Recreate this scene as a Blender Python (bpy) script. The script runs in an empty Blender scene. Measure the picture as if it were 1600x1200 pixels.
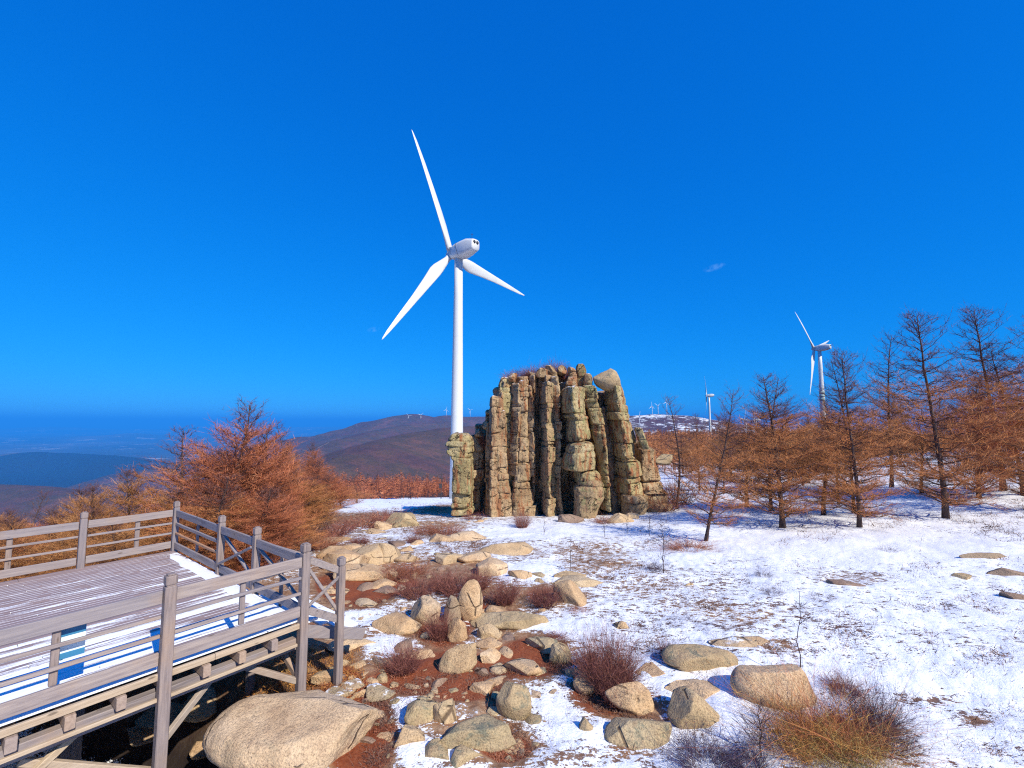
import bpy, math, random
import numpy as np
from mathutils import Vector, Matrix, noise as mnoise
sc = bpy.context.scene
C = sc.collection
R = math.radians
rnd = random.Random(7)
rs = np.random.RandomState(11)

# ------------------------------------------------------------------ camera
FPX, PITCH = 700.0, math.atan(60 / 700.0)
cam = bpy.data.cameras.new('camera'); cam.sensor_width = 36; cam.lens = 36 * FPX / 1600
cam.clip_start = 0.05; cam.clip_end = 200000
camo = bpy.data.objects.new('camera', cam); C.objects.link(camo)
camo.location = (0, 0, 0); camo.rotation_euler = (math.pi / 2 + PITCH, 0, 0)
sc.camera = camo
SUN_AZ, SUN_EL = 138.0, 38.0          # bearing clockwise from straight ahead
# ------------------------------------------------------------------ world
w = bpy.data.worlds.new('World'); sc.world = w; w.use_nodes = True
nt = w.node_tree; nt.nodes.clear()
out = nt.nodes.new('ShaderNodeOutputWorld'); bg = nt.nodes.new('ShaderNodeBackground')
sky = nt.nodes.new('ShaderNodeTexSky'); sky.sky_type = 'NISHITA'; sky.sun_disc = False
sky.sun_elevation = R(SUN_EL); sky.sun_rotation = R(SUN_AZ)
sky.altitude = 1500; sky.air_density = 1.0; sky.dust_density = 0.3; sky.ozone_density = 2.0
sepc = nt.nodes.new('ShaderNodeSeparateColor'); comc = nt.nodes.new('ShaderNodeCombineColor'); nt.links.new(sky.outputs[0], sepc.inputs[0])
for i, (pw, am) in enumerate(((2.0, .00685), (.586, .988), (.38, 3.68))):      # deep polarised blue of this sky
    p1 = nt.nodes.new('ShaderNodeMath'); p1.operation = 'POWER'; p1.inputs[1].default_value = pw; nt.links.new(sepc.outputs[i], p1.inputs[0])
    p2 = nt.nodes.new('ShaderNodeMath'); p2.operation = 'MULTIPLY'; p2.inputs[1].default_value = am; nt.links.new(p1.outputs[0], p2.inputs[0]); nt.links.new(p2.outputs[0], comc.inputs[i])
# a faint wisp of cloud low in the sky
tc = nt.nodes.new('ShaderNodeTexCoord')
def vdot(vec):
    n = nt.nodes.new('ShaderNodeVectorMath'); n.operation = 'DOT_PRODUCT'
    nt.links.new(tc.outputs['Generated'], n.inputs[0]); n.inputs[1].default_value = vec; return n.outputs['Value']
def wmath(op, a, b=None, c=None):
    n = nt.nodes.new('ShaderNodeMath'); n.operation = op
    for i, v in enumerate((a, b, c)):
        if v is None: continue
        if isinstance(v, (int, float)): n.inputs[i].default_value = v
        else: nt.links.new(v, n.inputs[i])
    return n.outputs[0]
def px_dir(px, py):
    cx = (px - 800) / FPX; cy = (600 - py) / FPX
    return Vector((cx, math.cos(PITCH) - cy * math.sin(PITCH), math.sin(PITCH) + cy * math.cos(PITCH)))
def wisp(px, py, wx, wy, amt, prev):
    d = px_dir(px, py).normalized(); r = d.cross(Vector((0, 0, 1))).normalized(); u = r.cross(d)
    a = wmath('DIVIDE', vdot(r), wx); b = wmath('DIVIDE', vdot(u), wy)
    b = wmath('SUBTRACT', b, wmath('MULTIPLY', a, 0.5))
    rr = wmath('ADD', wmath('POWER', wmath('ABSOLUTE', a), 2.0), wmath('POWER', wmath('ABSOLUTE', b), 2.0))
    rr = wmath('ADD', rr, wmath('MULTIPLY', wmath('LESS_THAN', vdot(d), 0.5), 10))
    m = wmath('MAXIMUM', wmath('SUBTRACT', 1.0, rr), 0.0)
    n = nt.nodes.new('ShaderNodeTexNoise'); n.inputs['Scale'].default_value = 90; n.inputs['Detail'].default_value = 5
    nt.links.new(tc.outputs['Generated'], n.inputs['Vector'])
    m = wmath('MULTIPLY', wmath('MULTIPLY', m, wmath('MAXIMUM', wmath('MULTIPLY_ADD', n.outputs['Fac'], 4.0, -1.5), 0.0)), amt)
    mx = nt.nodes.new('ShaderNodeMix'); mx.data_type = 'RGBA'
    nt.links.new(m, mx.inputs[0]); nt.links.new(prev, mx.inputs[6]); mx.inputs[7].default_value = (3.5, 6.5, 10, 1)
    return mx.outputs[2]
colr = wisp(1116, 418, 0.022, 0.007, 0.20, comc.outputs[0])
colr = wisp(583, 515, 0.014, 0.006, 0.15, colr)
nt.links.new(colr, bg.inputs[0]); bg.inputs[1].default_value = 0.1
nt.links.new(bg.outputs[0], out.inputs[0])
# ------------------------------------------------------------------ sun
sl = bpy.data.lights.new('sun', 'SUN'); sl.energy = 4.6; sl.angle = R(0.5); sl.color = (1.0, 0.93, 0.80)
so = bpy.data.objects.new('sun', sl); C.objects.link(so)
sd = Vector((math.sin(R(SUN_AZ)) * math.cos(R(SUN_EL)), math.cos(R(SUN_AZ)) * math.cos(R(SUN_EL)), math.sin(R(SUN_EL))))
so.rotation_euler = (-sd).to_track_quat('-Z', 'Y').to_euler()
sc.view_settings.view_transform = 'Standard'; sc.view_settings.look = 'None'
sc.view_settings.exposure = 0.4; sc.view_settings.gamma = 1
sc.render.engine = 'CYCLES'
sc.cycles.use_denoising = False; sc.cycles.filter_width = 1.15
sc.cycles.max_bounces = 5; sc.cycles.diffuse_bounces = 2; sc.cycles.volume_bounces = 0; sc.cycles.glossy_bounces = 2

# ------------------------------------------------------------------ helpers
def P(px, py, Y):
    d = px_dir(px, py); return d * (Y / d.y)
def hit_z(px, py, z):
    d = px_dir(px, py); return d * (z / d.z)
def proj(p):
    F = p[1] * math.cos(PITCH) + p[2] * math.sin(PITCH); U = -p[1] * math.sin(PITCH) + p[2] * math.cos(PITCH)
    return 800 + FPX * p[0] / F, 600 - FPX * U / F

# value noise, vectorised
_tab = rs.rand(65536)
def vnoise(x, y, z=0.0):
    x = np.asarray(x, float); y = np.asarray(y, float); z = np.asarray(z, float) + np.zeros_like(x)
    xi = np.floor(x).astype(np.int64); yi = np.floor(y).astype(np.int64); zi = np.floor(z).astype(np.int64)
    fx = x - xi; fy = y - yi; fz = z - zi
    fx = fx * fx * (3 - 2 * fx); fy = fy * fy * (3 - 2 * fy); fz = fz * fz * (3 - 2 * fz)
    def h(a, b, c): return _tab[(a * 73856093 ^ b * 19349663 ^ c * 83492791) & 65535]
    r = 0
    for dx in (0, 1):
        for dy in (0, 1):
            for dz in (0, 1):
                r = r + h(xi + dx, yi + dy, zi + dz) * (fx if dx else 1 - fx) * (fy if dy else 1 - fy) * (fz if dz else 1 - fz)
    return r * 2 - 1
def fbm(x, y, z=0.0, o=4):
    r = 0; a = 1; s = 0
    for i in range(o):
        r = r + a * vnoise(np.asarray(x) * 2 ** i + 17.3 * i, np.asarray(y) * 2 ** i + 5.1 * i, np.asarray(z) * 2 ** i); s += a; a *= .5
    return r / s
def sstep(a, b, x):
    t = np.clip((x - a) / (b - a), 0, 1); return t * t * (3 - 2 * t)

# ------------------------------------------------------------------ terrain height
def crest(pts): return [tuple(P(*q)) for q in pts]
RIDGES = [  # (crest points, side slope, noise amount)
    (crest([(380, 700, 3300), (440, 688, 3300), (480, 681, 3350), (517, 677, 3400), (560, 671, 3500), (600, 660, 3600), (617, 652, 3600), (632, 648.5, 3600), (645, 646.5, 3600),
            (660, 650, 3600), (672, 653, 3600), (700, 649, 3600), (730, 651, 3600), (760, 650, 3600), (850, 652, 3400), (930, 655, 3000)]), .30, 14),
    (crest([(930, 652, 2400), (987, 649.5, 2400), (1005, 648.5, 2400), (1025, 647, 2400), (1062, 649, 2400), (1085, 655, 2400), (1120, 661, 2400), (1200, 668, 2400)]), .22, 8),
    (crest([(470, 752, 900), (520, 727, 1000), (548, 712, 1100), (575, 700, 1200), (617, 684, 1400), (650, 676, 1500), (700, 668, 1600), (760, 664, 1700), (850, 668, 1600)]), .33, 7),
    (crest([(455, 715, 1900), (500, 700, 2000), (545, 686, 2200), (590, 673, 2500), (640, 663, 2800), (700, 658, 3000)]), .36, 12),
    (crest([(-140, 716, 5200), (0, 712, 5200), (30, 706, 5200), (60, 704, 5200), (100, 705, 5300), (125, 706.5, 5300), (160, 709, 5200), (195, 714, 5000), (222, 726, 4700), (250, 742, 4300), (275, 760, 4000)]), .30, 60),
    (crest([(-150, 752, 1500), (0, 758, 1500), (50, 760, 1450), (100, 768, 1400), (130, 777, 1350), (150, 790, 1300)]), .38, 10),
    (crest([(255, 735, 2900), (330, 712, 3300), (400, 700, 3600), (455, 694, 4200)]), .26, 40),
    (crest([(90, 683, 14000), (150, 681, 14000), (205, 677, 14000), (250, 681, 14000), (320, 685, 13500), (420, 684, 13000), (470, 682, 13500)]), .14, 40),
    (crest([(-120, 679, 24000), (0, 674, 24000), (60, 667.5, 25000), (80, 666.5, 25000), (110, 668, 25000), (180, 671, 25000), (300, 669, 26000), (400, 668, 26000), (520, 667, 26000)]), .09, 40),
]
def lerp_tab(x, tab):
    xs = np.array([a for a, b in tab]); ys = np.array([b for a, b in tab])
    return np.interp(x, xs, ys)
CEN = [(0, -4.4), (4, -4.5), (6, -4.55), (9, -4.62), (14, -4.85), (20, -5.3), (28, -6.0), (45, -8.3), (80, -14.2), (112, -19.2), (125, -20.8), (139, -23.5), (160, -27), (200, -31.5), (260, -39), (420, -62), (700, -95), (1200, -160), (2500, -300), (5000, -480), (9000, -520), (60000, -500), (90000, -500)]
LEF = [(0, -4.4), (4, -4.5), (6, -4.7), (9, -5.1), (14, -6.2), (20, -8.2), (28, -11.5), (45, -18), (80, -32), (139, -56), (260, -110), (420, -180), (700, -290), (1200, -400), (2500, -490), (5000, -520), (9000, -520), (60000, -500), (90000, -500)]
RIG = [(0, -4.4), (4, -4.5), (9, -4.62), (14, -4.85), (20, -5.3), (28, -6.0), (45, -7.6), (80, -10), (139, -12), (260, -13), (420, -14), (700, -24), (1200, -60), (2500, -300), (5000, -480), (9000, -520), (60000, -500), (90000, -500)]
def ground(x, y, full=True):
    x = np.asarray(x, float); y = np.asarray(y, float)
    r = np.hypot(x, y); b = np.arctan2(x, y)              # bearing
    r2 = r * np.clip(np.cos(b), .6, 1)
    cen = lerp_tab(r2, CEN); lef = lerp_tab(r2, LEF); rig = lerp_tab(r2, RIG)
    edge = lerp_tab(r, [(0, -1.1), (9, -.75), (20, -.42), (60, -.40), (139, -.38), (400, -.36), (1000, -.3)])
    tl = sstep(0.0, 1.0, (edge - b) / .28) * (np.abs(b) < 2.6)
    tr = sstep(.14, .30, b)
    z = cen * (1 - tl) + lef * tl
    z = z * (1 - tr) + rig * tr
    z = z + 5.5 * np.exp(-((x - 62) ** 2 + (y - 46) ** 2) / (2 * 24 ** 2))
    far = sstep(300, 1500, r)
    if full and np.any(r > 200):
        zz = z.copy() if hasattr(z, 'copy') else z
        for pts, slope, na in RIDGES:
            best = np.full(np.shape(x), -1e9)
            for (x0, y0, z0), (x1, y1, z1) in zip(pts[:-1], pts[1:]):
                dx, dy = x1 - x0, y1 - y0; L2 = dx * dx + dy * dy
                t = np.clip(((x - x0) * dx + (y - y0) * dy) / L2, 0, 1)
                d = np.hypot(x - x0 - t * dx, y - y0 - t * dy)
                zr = z0 + t * (z1 - z0)
                soft = 40 + 0.02 * abs(y0)
                best = np.maximum(best, zr - slope * (np.sqrt(d * d + soft * soft) - soft))
            dd = np.minimum(1, np.abs(best - (pts[0][2] + pts[-1][2]) / 2) / 200)
            sc_ = na * 14.0
            nz = na * (fbm(x / sc_, y / sc_, 0, 5) - 0.15) * np.clip(1.2 - (best > z) * 0.0, 0, 1)
            crestw = np.clip((pts[len(pts) // 2][2] - best) / (na * 4.0), 0.12, 1)
            best = best + nz * crestw * 1.6
            k = 10 + 0.004 * np.clip(r, 0, 20000)
            m = np.maximum(zz, best); df = np.abs(zz - best)
            zz = m + np.where(df < k, (k - df) ** 2 / (4 * k), 0)
        w_ = sstep(220, 420, r)
        z = z * (1 - w_) + zz * w_
    # undulation
    z = z + np.clip(r / 400, 0, 1) * 0 + sstep(3000, 9000, r) * 35 * fbm(x / 2600, y / 1800, 3.3, 5) * (r < 70000)
    z = z + sstep(8, 60, r) * (1 - sstep(500, 1500, r)) * 0.5 * fbm(x / 14, y / 14, 1.7, 3)
    z = z + 0.13 * fbm(x / 2.6, y / 2.6, .5, 3) * (1 - sstep(60, 200, r))
    # hollow below the platform, deepened to sit in shade
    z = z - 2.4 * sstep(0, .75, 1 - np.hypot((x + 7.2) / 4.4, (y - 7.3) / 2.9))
    return z
def gz(x, y): return float(ground(np.array([x]), np.array([y]))[0])
def G(px, py):
    d = px_dir(px, py); d = d / d.y
    ys = np.concatenate([np.arange(2.5, 40, .05), np.arange(40, 400, .5), np.arange(400, 30000, 10)])
    z = ground(ys * d.x, ys); below = np.nonzero(ys * d.z < z)[0]
    i = below[0] if len(below) else len(ys) - 1
    Y = ys[i]; return Vector((Y * d.x, Y, z[i]))

# ------------------------------------------------------------------ mesh tools
def mk_mesh(name, V, F, smooth=False):
    me = bpy.data.meshes.new(name)
    V = np.asarray(V, dtype=np.float32)
    if isinstance(F, np.ndarray):
        n, k = F.shape
        me.vertices.add(len(V)); me.vertices.foreach_set('co', V.ravel())
        me.loops.add(n * k); me.loops.foreach_set('vertex_index', F.astype(np.int32).ravel())
        me.polygons.add(n); me.polygons.foreach_set('loop_start', np.arange(0, n * k, k, dtype=np.int32))
        me.update(calc_edges=True)
    else:
        me.from_pydata([tuple(map(float, v)) for v in V], [], F); me.update()
    if smooth: me.polygons.foreach_set('use_smooth', [True] * len(me.polygons))
    return me
def link(name, me, mat=None, parent=None, loc=None):
    o = bpy.data.objects.new(name, me); C.objects.link(o)
    if mat is not None and len(me.materials) == 0: me.materials.append(mat)
    if parent: o.parent = parent
    if loc is not None: o.location = loc
    return o
def tag(o, label=None, cat=None, group=None, kind=None):
    if label: o['label'] = label
    if cat: o['category'] = cat
    if group: o['group'] = group
    if kind: o['kind'] = kind
    return o
def empty(name, loc, rz=0, **k):
    o = bpy.data.objects.new(name, None); C.objects.link(o); o.location = loc; o.rotation_euler.z = rz
    o.empty_display_size = .2
    return tag(o, **k)
def dup(root, loc, rz=0, s=1.0, label=None, group=None):
    r = root.copy(); C.objects.link(r); r.location = loc; r.rotation_euler = (0, 0, rz); r.scale = (s, s, s) if not isinstance(s, tuple) else s
    if label: r['label'] = label
    if group: r['group'] = group
    for ch in list(root.children):
        c = ch.copy(); C.objects.link(c); c.parent = r
        for g in ch.children:
            d = g.copy(); C.objects.link(d); d.parent = c
    return r
class MB:
    def __init__(s): s.V = []; s.F = []
    def add(s, V, F):
        b = len(s.V); s.V += [tuple(v) for v in V]; s.F += [tuple(i + b for i in f) for f in F]
    def beam(s, a, b, wd, ht, up=(0, 0, 1), bev=0.008, warp=0.0):
        """box from a to b, width wd sideways, height ht along up, with chamfered edges"""
        a = Vector(a); b = Vector(b); d = (b - a); L = d.length; d.normalize(); up = Vector(up)
        sd = d.cross(up)
        if sd.length < 1e-4: sd = d.cross(Vector((0, 1, 0)))
        sd.normalize(); u = sd.cross(d)
        h, k = wd / 2, ht / 2; e = min(bev, h * .5, k * .5)
        ring = [(h - e, k), (h, k - e), (h, -k + e), (h - e, -k), (-h + e, -k), (-h, -k + e), (-h, k - e), (-h + e, k)]
        n = 8; st = max(2, int(L / 0.5) + 1) if warp else 2
        V = []
        V += [a + sd * x * .93 + u * y * .93 for x, y in ring]
        for i in range(st):
            t = i / (st - 1); tt = (e + (L - 2 * e) * t)
            wo = Vector((rnd.uniform(-1, 1), rnd.uniform(-1, 1), rnd.uniform(-1, 1))) * warp
            V += [a + d * tt + sd * x + u * y + wo for x, y in ring]
        V += [b + sd * x * .93 + u * y * .93 for x, y in ring]
        F = [tuple(range(n))]
        for i in range(st + 1):
            for j in range(n):
                F.append((i * n + j, (i + 1) * n + j, (i + 1) * n + (j + 1) % n, i * n + (j + 1) % n))
        F.append(tuple((st + 1) * n + j for j in reversed(range(n))))
        s.add(V, F); return s
    def tube(s, pts, rad, n=6, cap=True):
        V, F = tube(pts, rad, n, cap); s.add(V, F); return s
    def build(s, name, mat, parent=None, smooth=False, loc=None):
        return link(name, mk_mesh(name, s.V, s.F, smooth), mat, parent, loc)
def tube(pts, rad, n=6, cap=True):
    pts = [Vector(p) for p in pts]; V = []; F = []; s = None
    for i, p in enumerate(pts):
        d = (pts[min(i + 1, len(pts) - 1)] - pts[max(i - 1, 0)]).normalized()
        if s is None:
            s = d.cross(Vector((0.3, 1, 0.1)));  s = s if s.length > .1 else d.cross(Vector((1, 0, 0)))
        s = (s - d * s.dot(d)).normalized(); u = d.cross(s); r = rad[i] if hasattr(rad, '__len__') else rad
        for k in range(n):
            a = 2 * math.pi * k / n; V.append(p + s * math.cos(a) * r + u * math.sin(a) * r)
    for i in range(len(pts) - 1):
        for k in range(n): F.append((i * n + k, i * n + (k + 1) % n, (i + 1) * n + (k + 1) % n, (i + 1) * n + k))
    if cap: F.append(tuple(reversed(range(n)))); F.append(tuple((len(pts) - 1) * n + k for k in range(n)))
    return V, F

# ------------------------------------------------------------------ materials
class Mat:
    def __init__(s, name, rough=.8, spec=.3):
        s.m = bpy.data.materials.new(name); s.m.use_nodes = True; s.t = s.m.node_tree; s.n = s.t.nodes
        s.b = s.n['Principled BSDF']; s.b.inputs['Roughness'].default_value = rough
        s.b.inputs['Specular IOR Level'].default_value = spec
        s.co = s.n.new('ShaderNodeTexCoord')
    def L(s, a, b): s.t.links.new(a, b)
    def mapped(s, scale=(1, 1, 1), src='Object', rot=(0, 0, 0)):
        m = s.n.new('ShaderNodeMapping'); m.inputs['Scale'].default_value = scale; m.inputs['Rotation'].default_value = rot
        if src == 'World':
            g = s.n.new('ShaderNodeNewGeometry'); s.L(g.outputs['Position'], m.inputs[0])
        else: s.L(s.co.outputs[src], m.inputs[0])
        return m.outputs[0]
    def noise(s, scale, detail=4, rough=.55, vec=None, dist=0):
        n = s.n.new('ShaderNodeTexNoise'); n.inputs['Scale'].default_value = scale; n.inputs['Detail'].default_value = detail
        n.inputs['Roughness'].default_value = rough; n.inputs['Distortion'].default_value = dist
        s.L(vec if vec is not None else s.co.outputs['Object'], n.inputs['Vector']); return n.outputs['Fac']
    def vor(s, scale, vec=None, feat='F1', out='Distance'):
        n = s.n.new('ShaderNodeTexVoronoi'); n.feature = feat; n.inputs['Scale'].default_value = scale
        s.L(vec if vec is not None else s.co.outputs['Object'], n.inputs['Vector']); return n.outputs[out]
    def ramp(s, fac, stops, interp='LINEAR'):
        n = s.n.new('ShaderNodeValToRGB'); n.color_ramp.interpolation = interp; e = n.color_ramp.elements
        while len(e) > 1: e.remove(e[-1])
        e[0].position = stops[0][0]; e[0].color = col(stops[0][1])
        for p, c in stops[1:]:
            q = e.new(p); q.color = col(c)
        s.L(fac, n.inputs[0]); return n.outputs[0]
    def mix(s, fac, a, b, mode='MIX'):
        n = s.n.new('ShaderNodeMix'); n.data_type = 'RGBA'; n.blend_type = mode
        for i, v in ((0, fac), (6, a), (7, b)):
            if isinstance(v, (int, float)) and i == 0: n.inputs[0].default_value = v
            elif isinstance(v, (int, float, tuple)): n.inputs[i].default_value = col(v)
            else: s.L(v, n.inputs[i])
        return n.outputs[2]
    def math(s, op, a, b=None, c=None, clamp=False):
        n = s.n.new('ShaderNodeMath'); n.operation = op; n.use_clamp = clamp
        for i, v in enumerate((a, b, c)):
            if v is None: continue
            if isinstance(v, (int, float)): n.inputs[i].default_value = v
            else: s.L(v, n.inputs[i])
        return n.outputs[0]
    def smooth(s, v, a, b):
        n = s.n.new('ShaderNodeMapRange'); n.interpolation_type = 'SMOOTHSTEP'
        n.inputs[1].default_value = a; n.inputs[2].default_value = b; s.L(v, n.inputs[0]); return n.outputs[0]
    def attr(s, name):
        n = s.n.new('ShaderNodeAttribute'); n.attribute_name = name; return n
    def obrand(s):
        n = s.n.new('ShaderNodeObjectInfo'); return n.outputs['Random']
    def sep(s, vec, i):
        n = s.n.new('ShaderNodeSeparateXYZ'); s.L(vec, n.inputs[0]); return n.outputs[i]
    def normal_z(s):
        g = s.n.new('ShaderNodeNewGeometry'); return s.sep(g.outputs['Normal'], 2)
    def color(s, c):
        if isinstance(c, tuple): s.b.inputs['Base Color'].default_value = col(c)
        else: s.L(c, s.b.inputs['Base Color'])
    def bump(s, h, strength=.5, dist=.02, prev=None):
        n = s.n.new('ShaderNodeBump'); n.inputs['Strength'].default_value = strength; n.inputs['Distance'].default_value = dist
        s.L(h, n.inputs['Height'])
        if prev is not None: s.L(prev, n.inputs['Normal'])
        s.L(n.outputs[0], s.b.inputs['Normal']); return n.outputs[0]
def col(c):
    if isinstance(c, (int, float)): return (c, c, c, 1)
    return tuple(c) + ((1,) if len(c) == 3 else ())
SNOW = (.86, .88, .92)

def granite_mat(name, base, dark, light, lichen=.25, snowy=0.0, scale=1.0):
    M = Mat(name, .85, .25)
    wv = M.mapped((1, 1, 1), 'World'); r = M.obrand()
    big = M.noise(1.3 * scale, 5, .6, wv); fine = M.noise(45 * scale, 4, .7, wv); med = M.noise(7 * scale, 5, .65, wv)
    c = M.ramp(big, [(.3, dark), (.5, base), (.72, light)])
    c = M.mix(M.math('MULTIPLY', r, .45), c, M.mix(r, (.60, .36, .20), (.38, .32, .19)))
    c = M.mix(M.smooth(med, .45, .75), c, M.mix(.5, c, (.30, .19, .12)))
    lic = M.math('MULTIPLY', M.smooth(M.noise(3.2 * scale, 6, .7, wv, .6), .54, .66), lichen)
    c = M.mix(lic, c, (.17, .18, .13))
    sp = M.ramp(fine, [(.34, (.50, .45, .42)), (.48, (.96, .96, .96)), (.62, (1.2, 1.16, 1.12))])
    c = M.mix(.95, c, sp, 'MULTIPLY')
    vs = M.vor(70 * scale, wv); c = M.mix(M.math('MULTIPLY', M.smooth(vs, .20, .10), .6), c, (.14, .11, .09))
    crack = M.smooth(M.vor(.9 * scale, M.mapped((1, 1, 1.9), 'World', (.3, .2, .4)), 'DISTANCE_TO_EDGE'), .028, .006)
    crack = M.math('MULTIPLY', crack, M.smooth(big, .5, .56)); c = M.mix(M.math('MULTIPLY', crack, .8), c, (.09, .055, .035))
    b = M.bump(M.math('SUBTRACT', M.math('ADD', M.math('MULTIPLY', fine, .55), M.math('MULTIPLY', med, 1.5)), crack), .85, .035 / scale)
    if snowy:
        nz = M.normal_z(); s_ = M.math('MULTIPLY', M.smooth(nz, .8, .97), M.smooth(M.noise(4, 5, .65, wv), .5, .56))
        c = M.mix(M.math('MULTIPLY', s_, snowy), c, SNOW)
    M.color(c); return M.m

m_rock = granite_mat('granite', (.62, .42, .235), (.45, .27, .135), (.72, .54, .345), .3)
m_rock_grey = granite_mat('granite_grey', (.48, .36, .20), (.30, .23, .13), (.58, .46, .28), .8)
m_rock_pink = granite_mat('granite_pink', (.66, .485, .30), (.50, .34, .20), (.76, .59, .41), .25)
m_rock_snow = granite_mat('granite_snow', (.46, .34, .21), (.30, .22, .14), (.56, .43, .28), .5, 1.0)

def wood_mat(name, base, dark, red=.0):
    M = Mat(name, .8, .25)
    rx = M.attr('grain').outputs['Vector']
    g = M.n.new('ShaderNodeMapping'); g.inputs['Scale'].default_value = (1.2, 22, 22); M.L(rx, g.inputs[0])
    n = M.noise(2.2, 5, .65, g.outputs[0]); n2 = M.noise(.7, 3, .5, rx)
    c = M.ramp(n, [(.3, dark), (.5, base), (.75, tuple(min(1, v * 1.25) for v in base))])
    c = M.mix(M.smooth(n2, .4, .7), c, M.mix(.5, c, (.42, .30, .2)))
    M.color(c); M.bump(n, .5, .01); return M.m

# ================================================================== GROUND
ang = np.concatenate([np.arange(-180, -66, 3.0), np.arange(-66, -54, .5), np.arange(-54, 54, .135), np.arange(54, 66, .5), np.arange(66, 180, 3.0)])
rad = [0.01, 1.0, 2.0, 3.0]
while rad[-1] < 60: rad.append(rad[-1] * 1.0105)
while rad[-1] < 92000: rad.append(rad[-1] * 1.019)
rad = np.array(rad)
A, RR = np.meshgrid(np.radians(ang), rad)
GX = RR * np.sin(A); GY = RR * np.cos(A); GZ = ground(GX, GY)
na, nr = len(ang), len(rad)
PXX = np.full(GX.shape, -9999.); PYY = np.full(GX.shape, -9999.)
fr = GY > .5
Ff = GY * math.cos(PITCH) + GZ * math.sin(PITCH); Uu = -GY * math.sin(PITCH) + GZ * math.cos(PITCH)
PXX[fr] = (800 + FPX * GX / Ff)[fr]; PYY[fr] = (600 - FPX * Uu / Ff)[fr]
# where snow lies (0..1): a fact of the ground, given as patches
snow = .57 + .155 * sstep(840, 1120, PXX) * (PYY > -999)
snow = np.where(PXX < -999, .7, snow)
def blob(px, py, rx, ry, amt, rot=0.0):
    global snow
    dx = PXX - px; dy = PYY - py; c, s_ = math.cos(rot), math.sin(rot)
    u = (dx * c + dy * s_) / rx; v = (-dx * s_ + dy * c) / ry
    snow = snow + amt * np.exp(-(u * u + v * v) ** 1.5)
for q in [(570, 790, 110, 12, .35), (640, 783, 60, 10, .3), (620, 800, 60, 10, -.2), (690, 795, 40, 8, -.45), (560, 812, 45, 12, -.35), (690, 822, 50, 10, -.25),
          (860, 832, 150, 14, .25), (560, 880, 75, 28, -.45), (600, 915, 60, 20, -.6), (560, 935, 40, 18, -.9), (700, 900, 60, 28, -.5), (520, 915, 30, 20, -.7),
          (560, 968, 45, 20, .35), (610, 1012, 50, 14, .35), (830, 895, 50, 15, .3), (790, 985, 60, 10, .2), (700, 1048, 90, 32, -.95), (640, 1062, 50, 25, -.8), (830, 1025, 55, 32, -1.0), (560, 1140, 45, 70, -.75),
          (730, 1082, 60, 20, -.8), (760, 1105, 22, 20, -.5), (510, 1050, 40, 30, -.95), (490, 1010, 35, 18, -.6), (545, 1100, 40, 50, -1.0), (590, 1180, 30, 60, -.6), (790, 1170, 40, 25, -.9), (690, 990, 50, 20, -.6), (780, 960, 35, 40, -.5),
          (850, 930, 50, 18, -.3), (640, 1110, 30, 22, .5), (700, 1145, 45, 18, -.2), (560, 1040, 30, 16, .2), (665, 1175, 70, 18, .4), (900, 1110, 60, 40, .35), (940, 1090, 50, 40, -.9), (1000, 1110, 40, 25, -.5), (880, 985, 60, 14, .3),
          (950, 1150, 90, 22, .2), (1150, 1080, 40, 60, .3), (1100, 1030, 80, 15, -.2), (950, 870, 90, 35, -.14), (1060, 925, 110, 30, -.14), (1130, 960, 100, 14, -.18), (1180, 985, 70, 18, -.1), (1330, 905, 90, 14, -.15), (1060, 870, 60, 12, .2),
          (1260, 960, 120, 30, -.06), (1220, 1010, 60, 12, -.2), (1380, 1000, 130, 35, -.05), (1330, 1150, 90, 30, -.5), (1500, 1130, 120, 40, .1), (1530, 1130, 40, 14, -.28), (1400, 860, 200, 20, .2), (1480, 1060, 110, 30, .2),
          (1290, 800, 350, 22, .15), (1200, 850, 160, 15, .2), (1450, 1095, 70, 12, -.2), (330, 1100, 190, 90, -2), (180, 1000, 300, 100, -1.5), (1000, 1175, 60, 20, -.2)]:
    blob(*q)
snow = snow - .5 * sstep(560, 470, PXX) * (PYY < 860) - .2 * sstep(150, 220, RR) - .6 * sstep(190, 400, RR)
red = np.zeros(GX.shape)
_s = snow; snow = red
for q in [(700, 1048, 90, 32, 1), (640, 1062, 50, 25, 1), (830, 1030, 55, 36, 1), (560, 1150, 60, 70, 1.2), (600, 915, 60, 20, 1), (560, 935, 40, 18, 1), (520, 915, 30, 20, 1), (730, 1082, 60, 20, .8), (545, 1100, 40, 50, 1),
          (790, 1170, 50, 25, .8), (940, 1090, 70, 40, .7), (690, 990, 50, 20, .8), (740, 950, 40, 30, .7), (850, 930, 50, 18, .5), (520, 1055, 40, 30, .35), (690, 795, 60, 8, .4), (1040, 1080, 60, 20, .5), (1100, 860, 60, 14, .6), (1060, 815, 40, 10, .6)]:
    blob(*q)
red = snow; snow = _s
dark = sstep(0, .45, 1 - np.hypot((GX + 7.0) / 4.3, (GY - 7.2) / 2.9))  # near-black tone that paints shade into the hollow under the deck
# snow lies as a soft layer with its own thickness
near = 1 - sstep(30, 70, RR)
GZ = GZ + near * .07 * np.clip(snow, 0, 1) + near * (.055 * fbm(GX / .55, GY / .75, 2.2, 4) + .025 * fbm(GX / .17, GY / .2, 5.2, 2) * (1 - sstep(14, 30, RR)))

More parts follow.
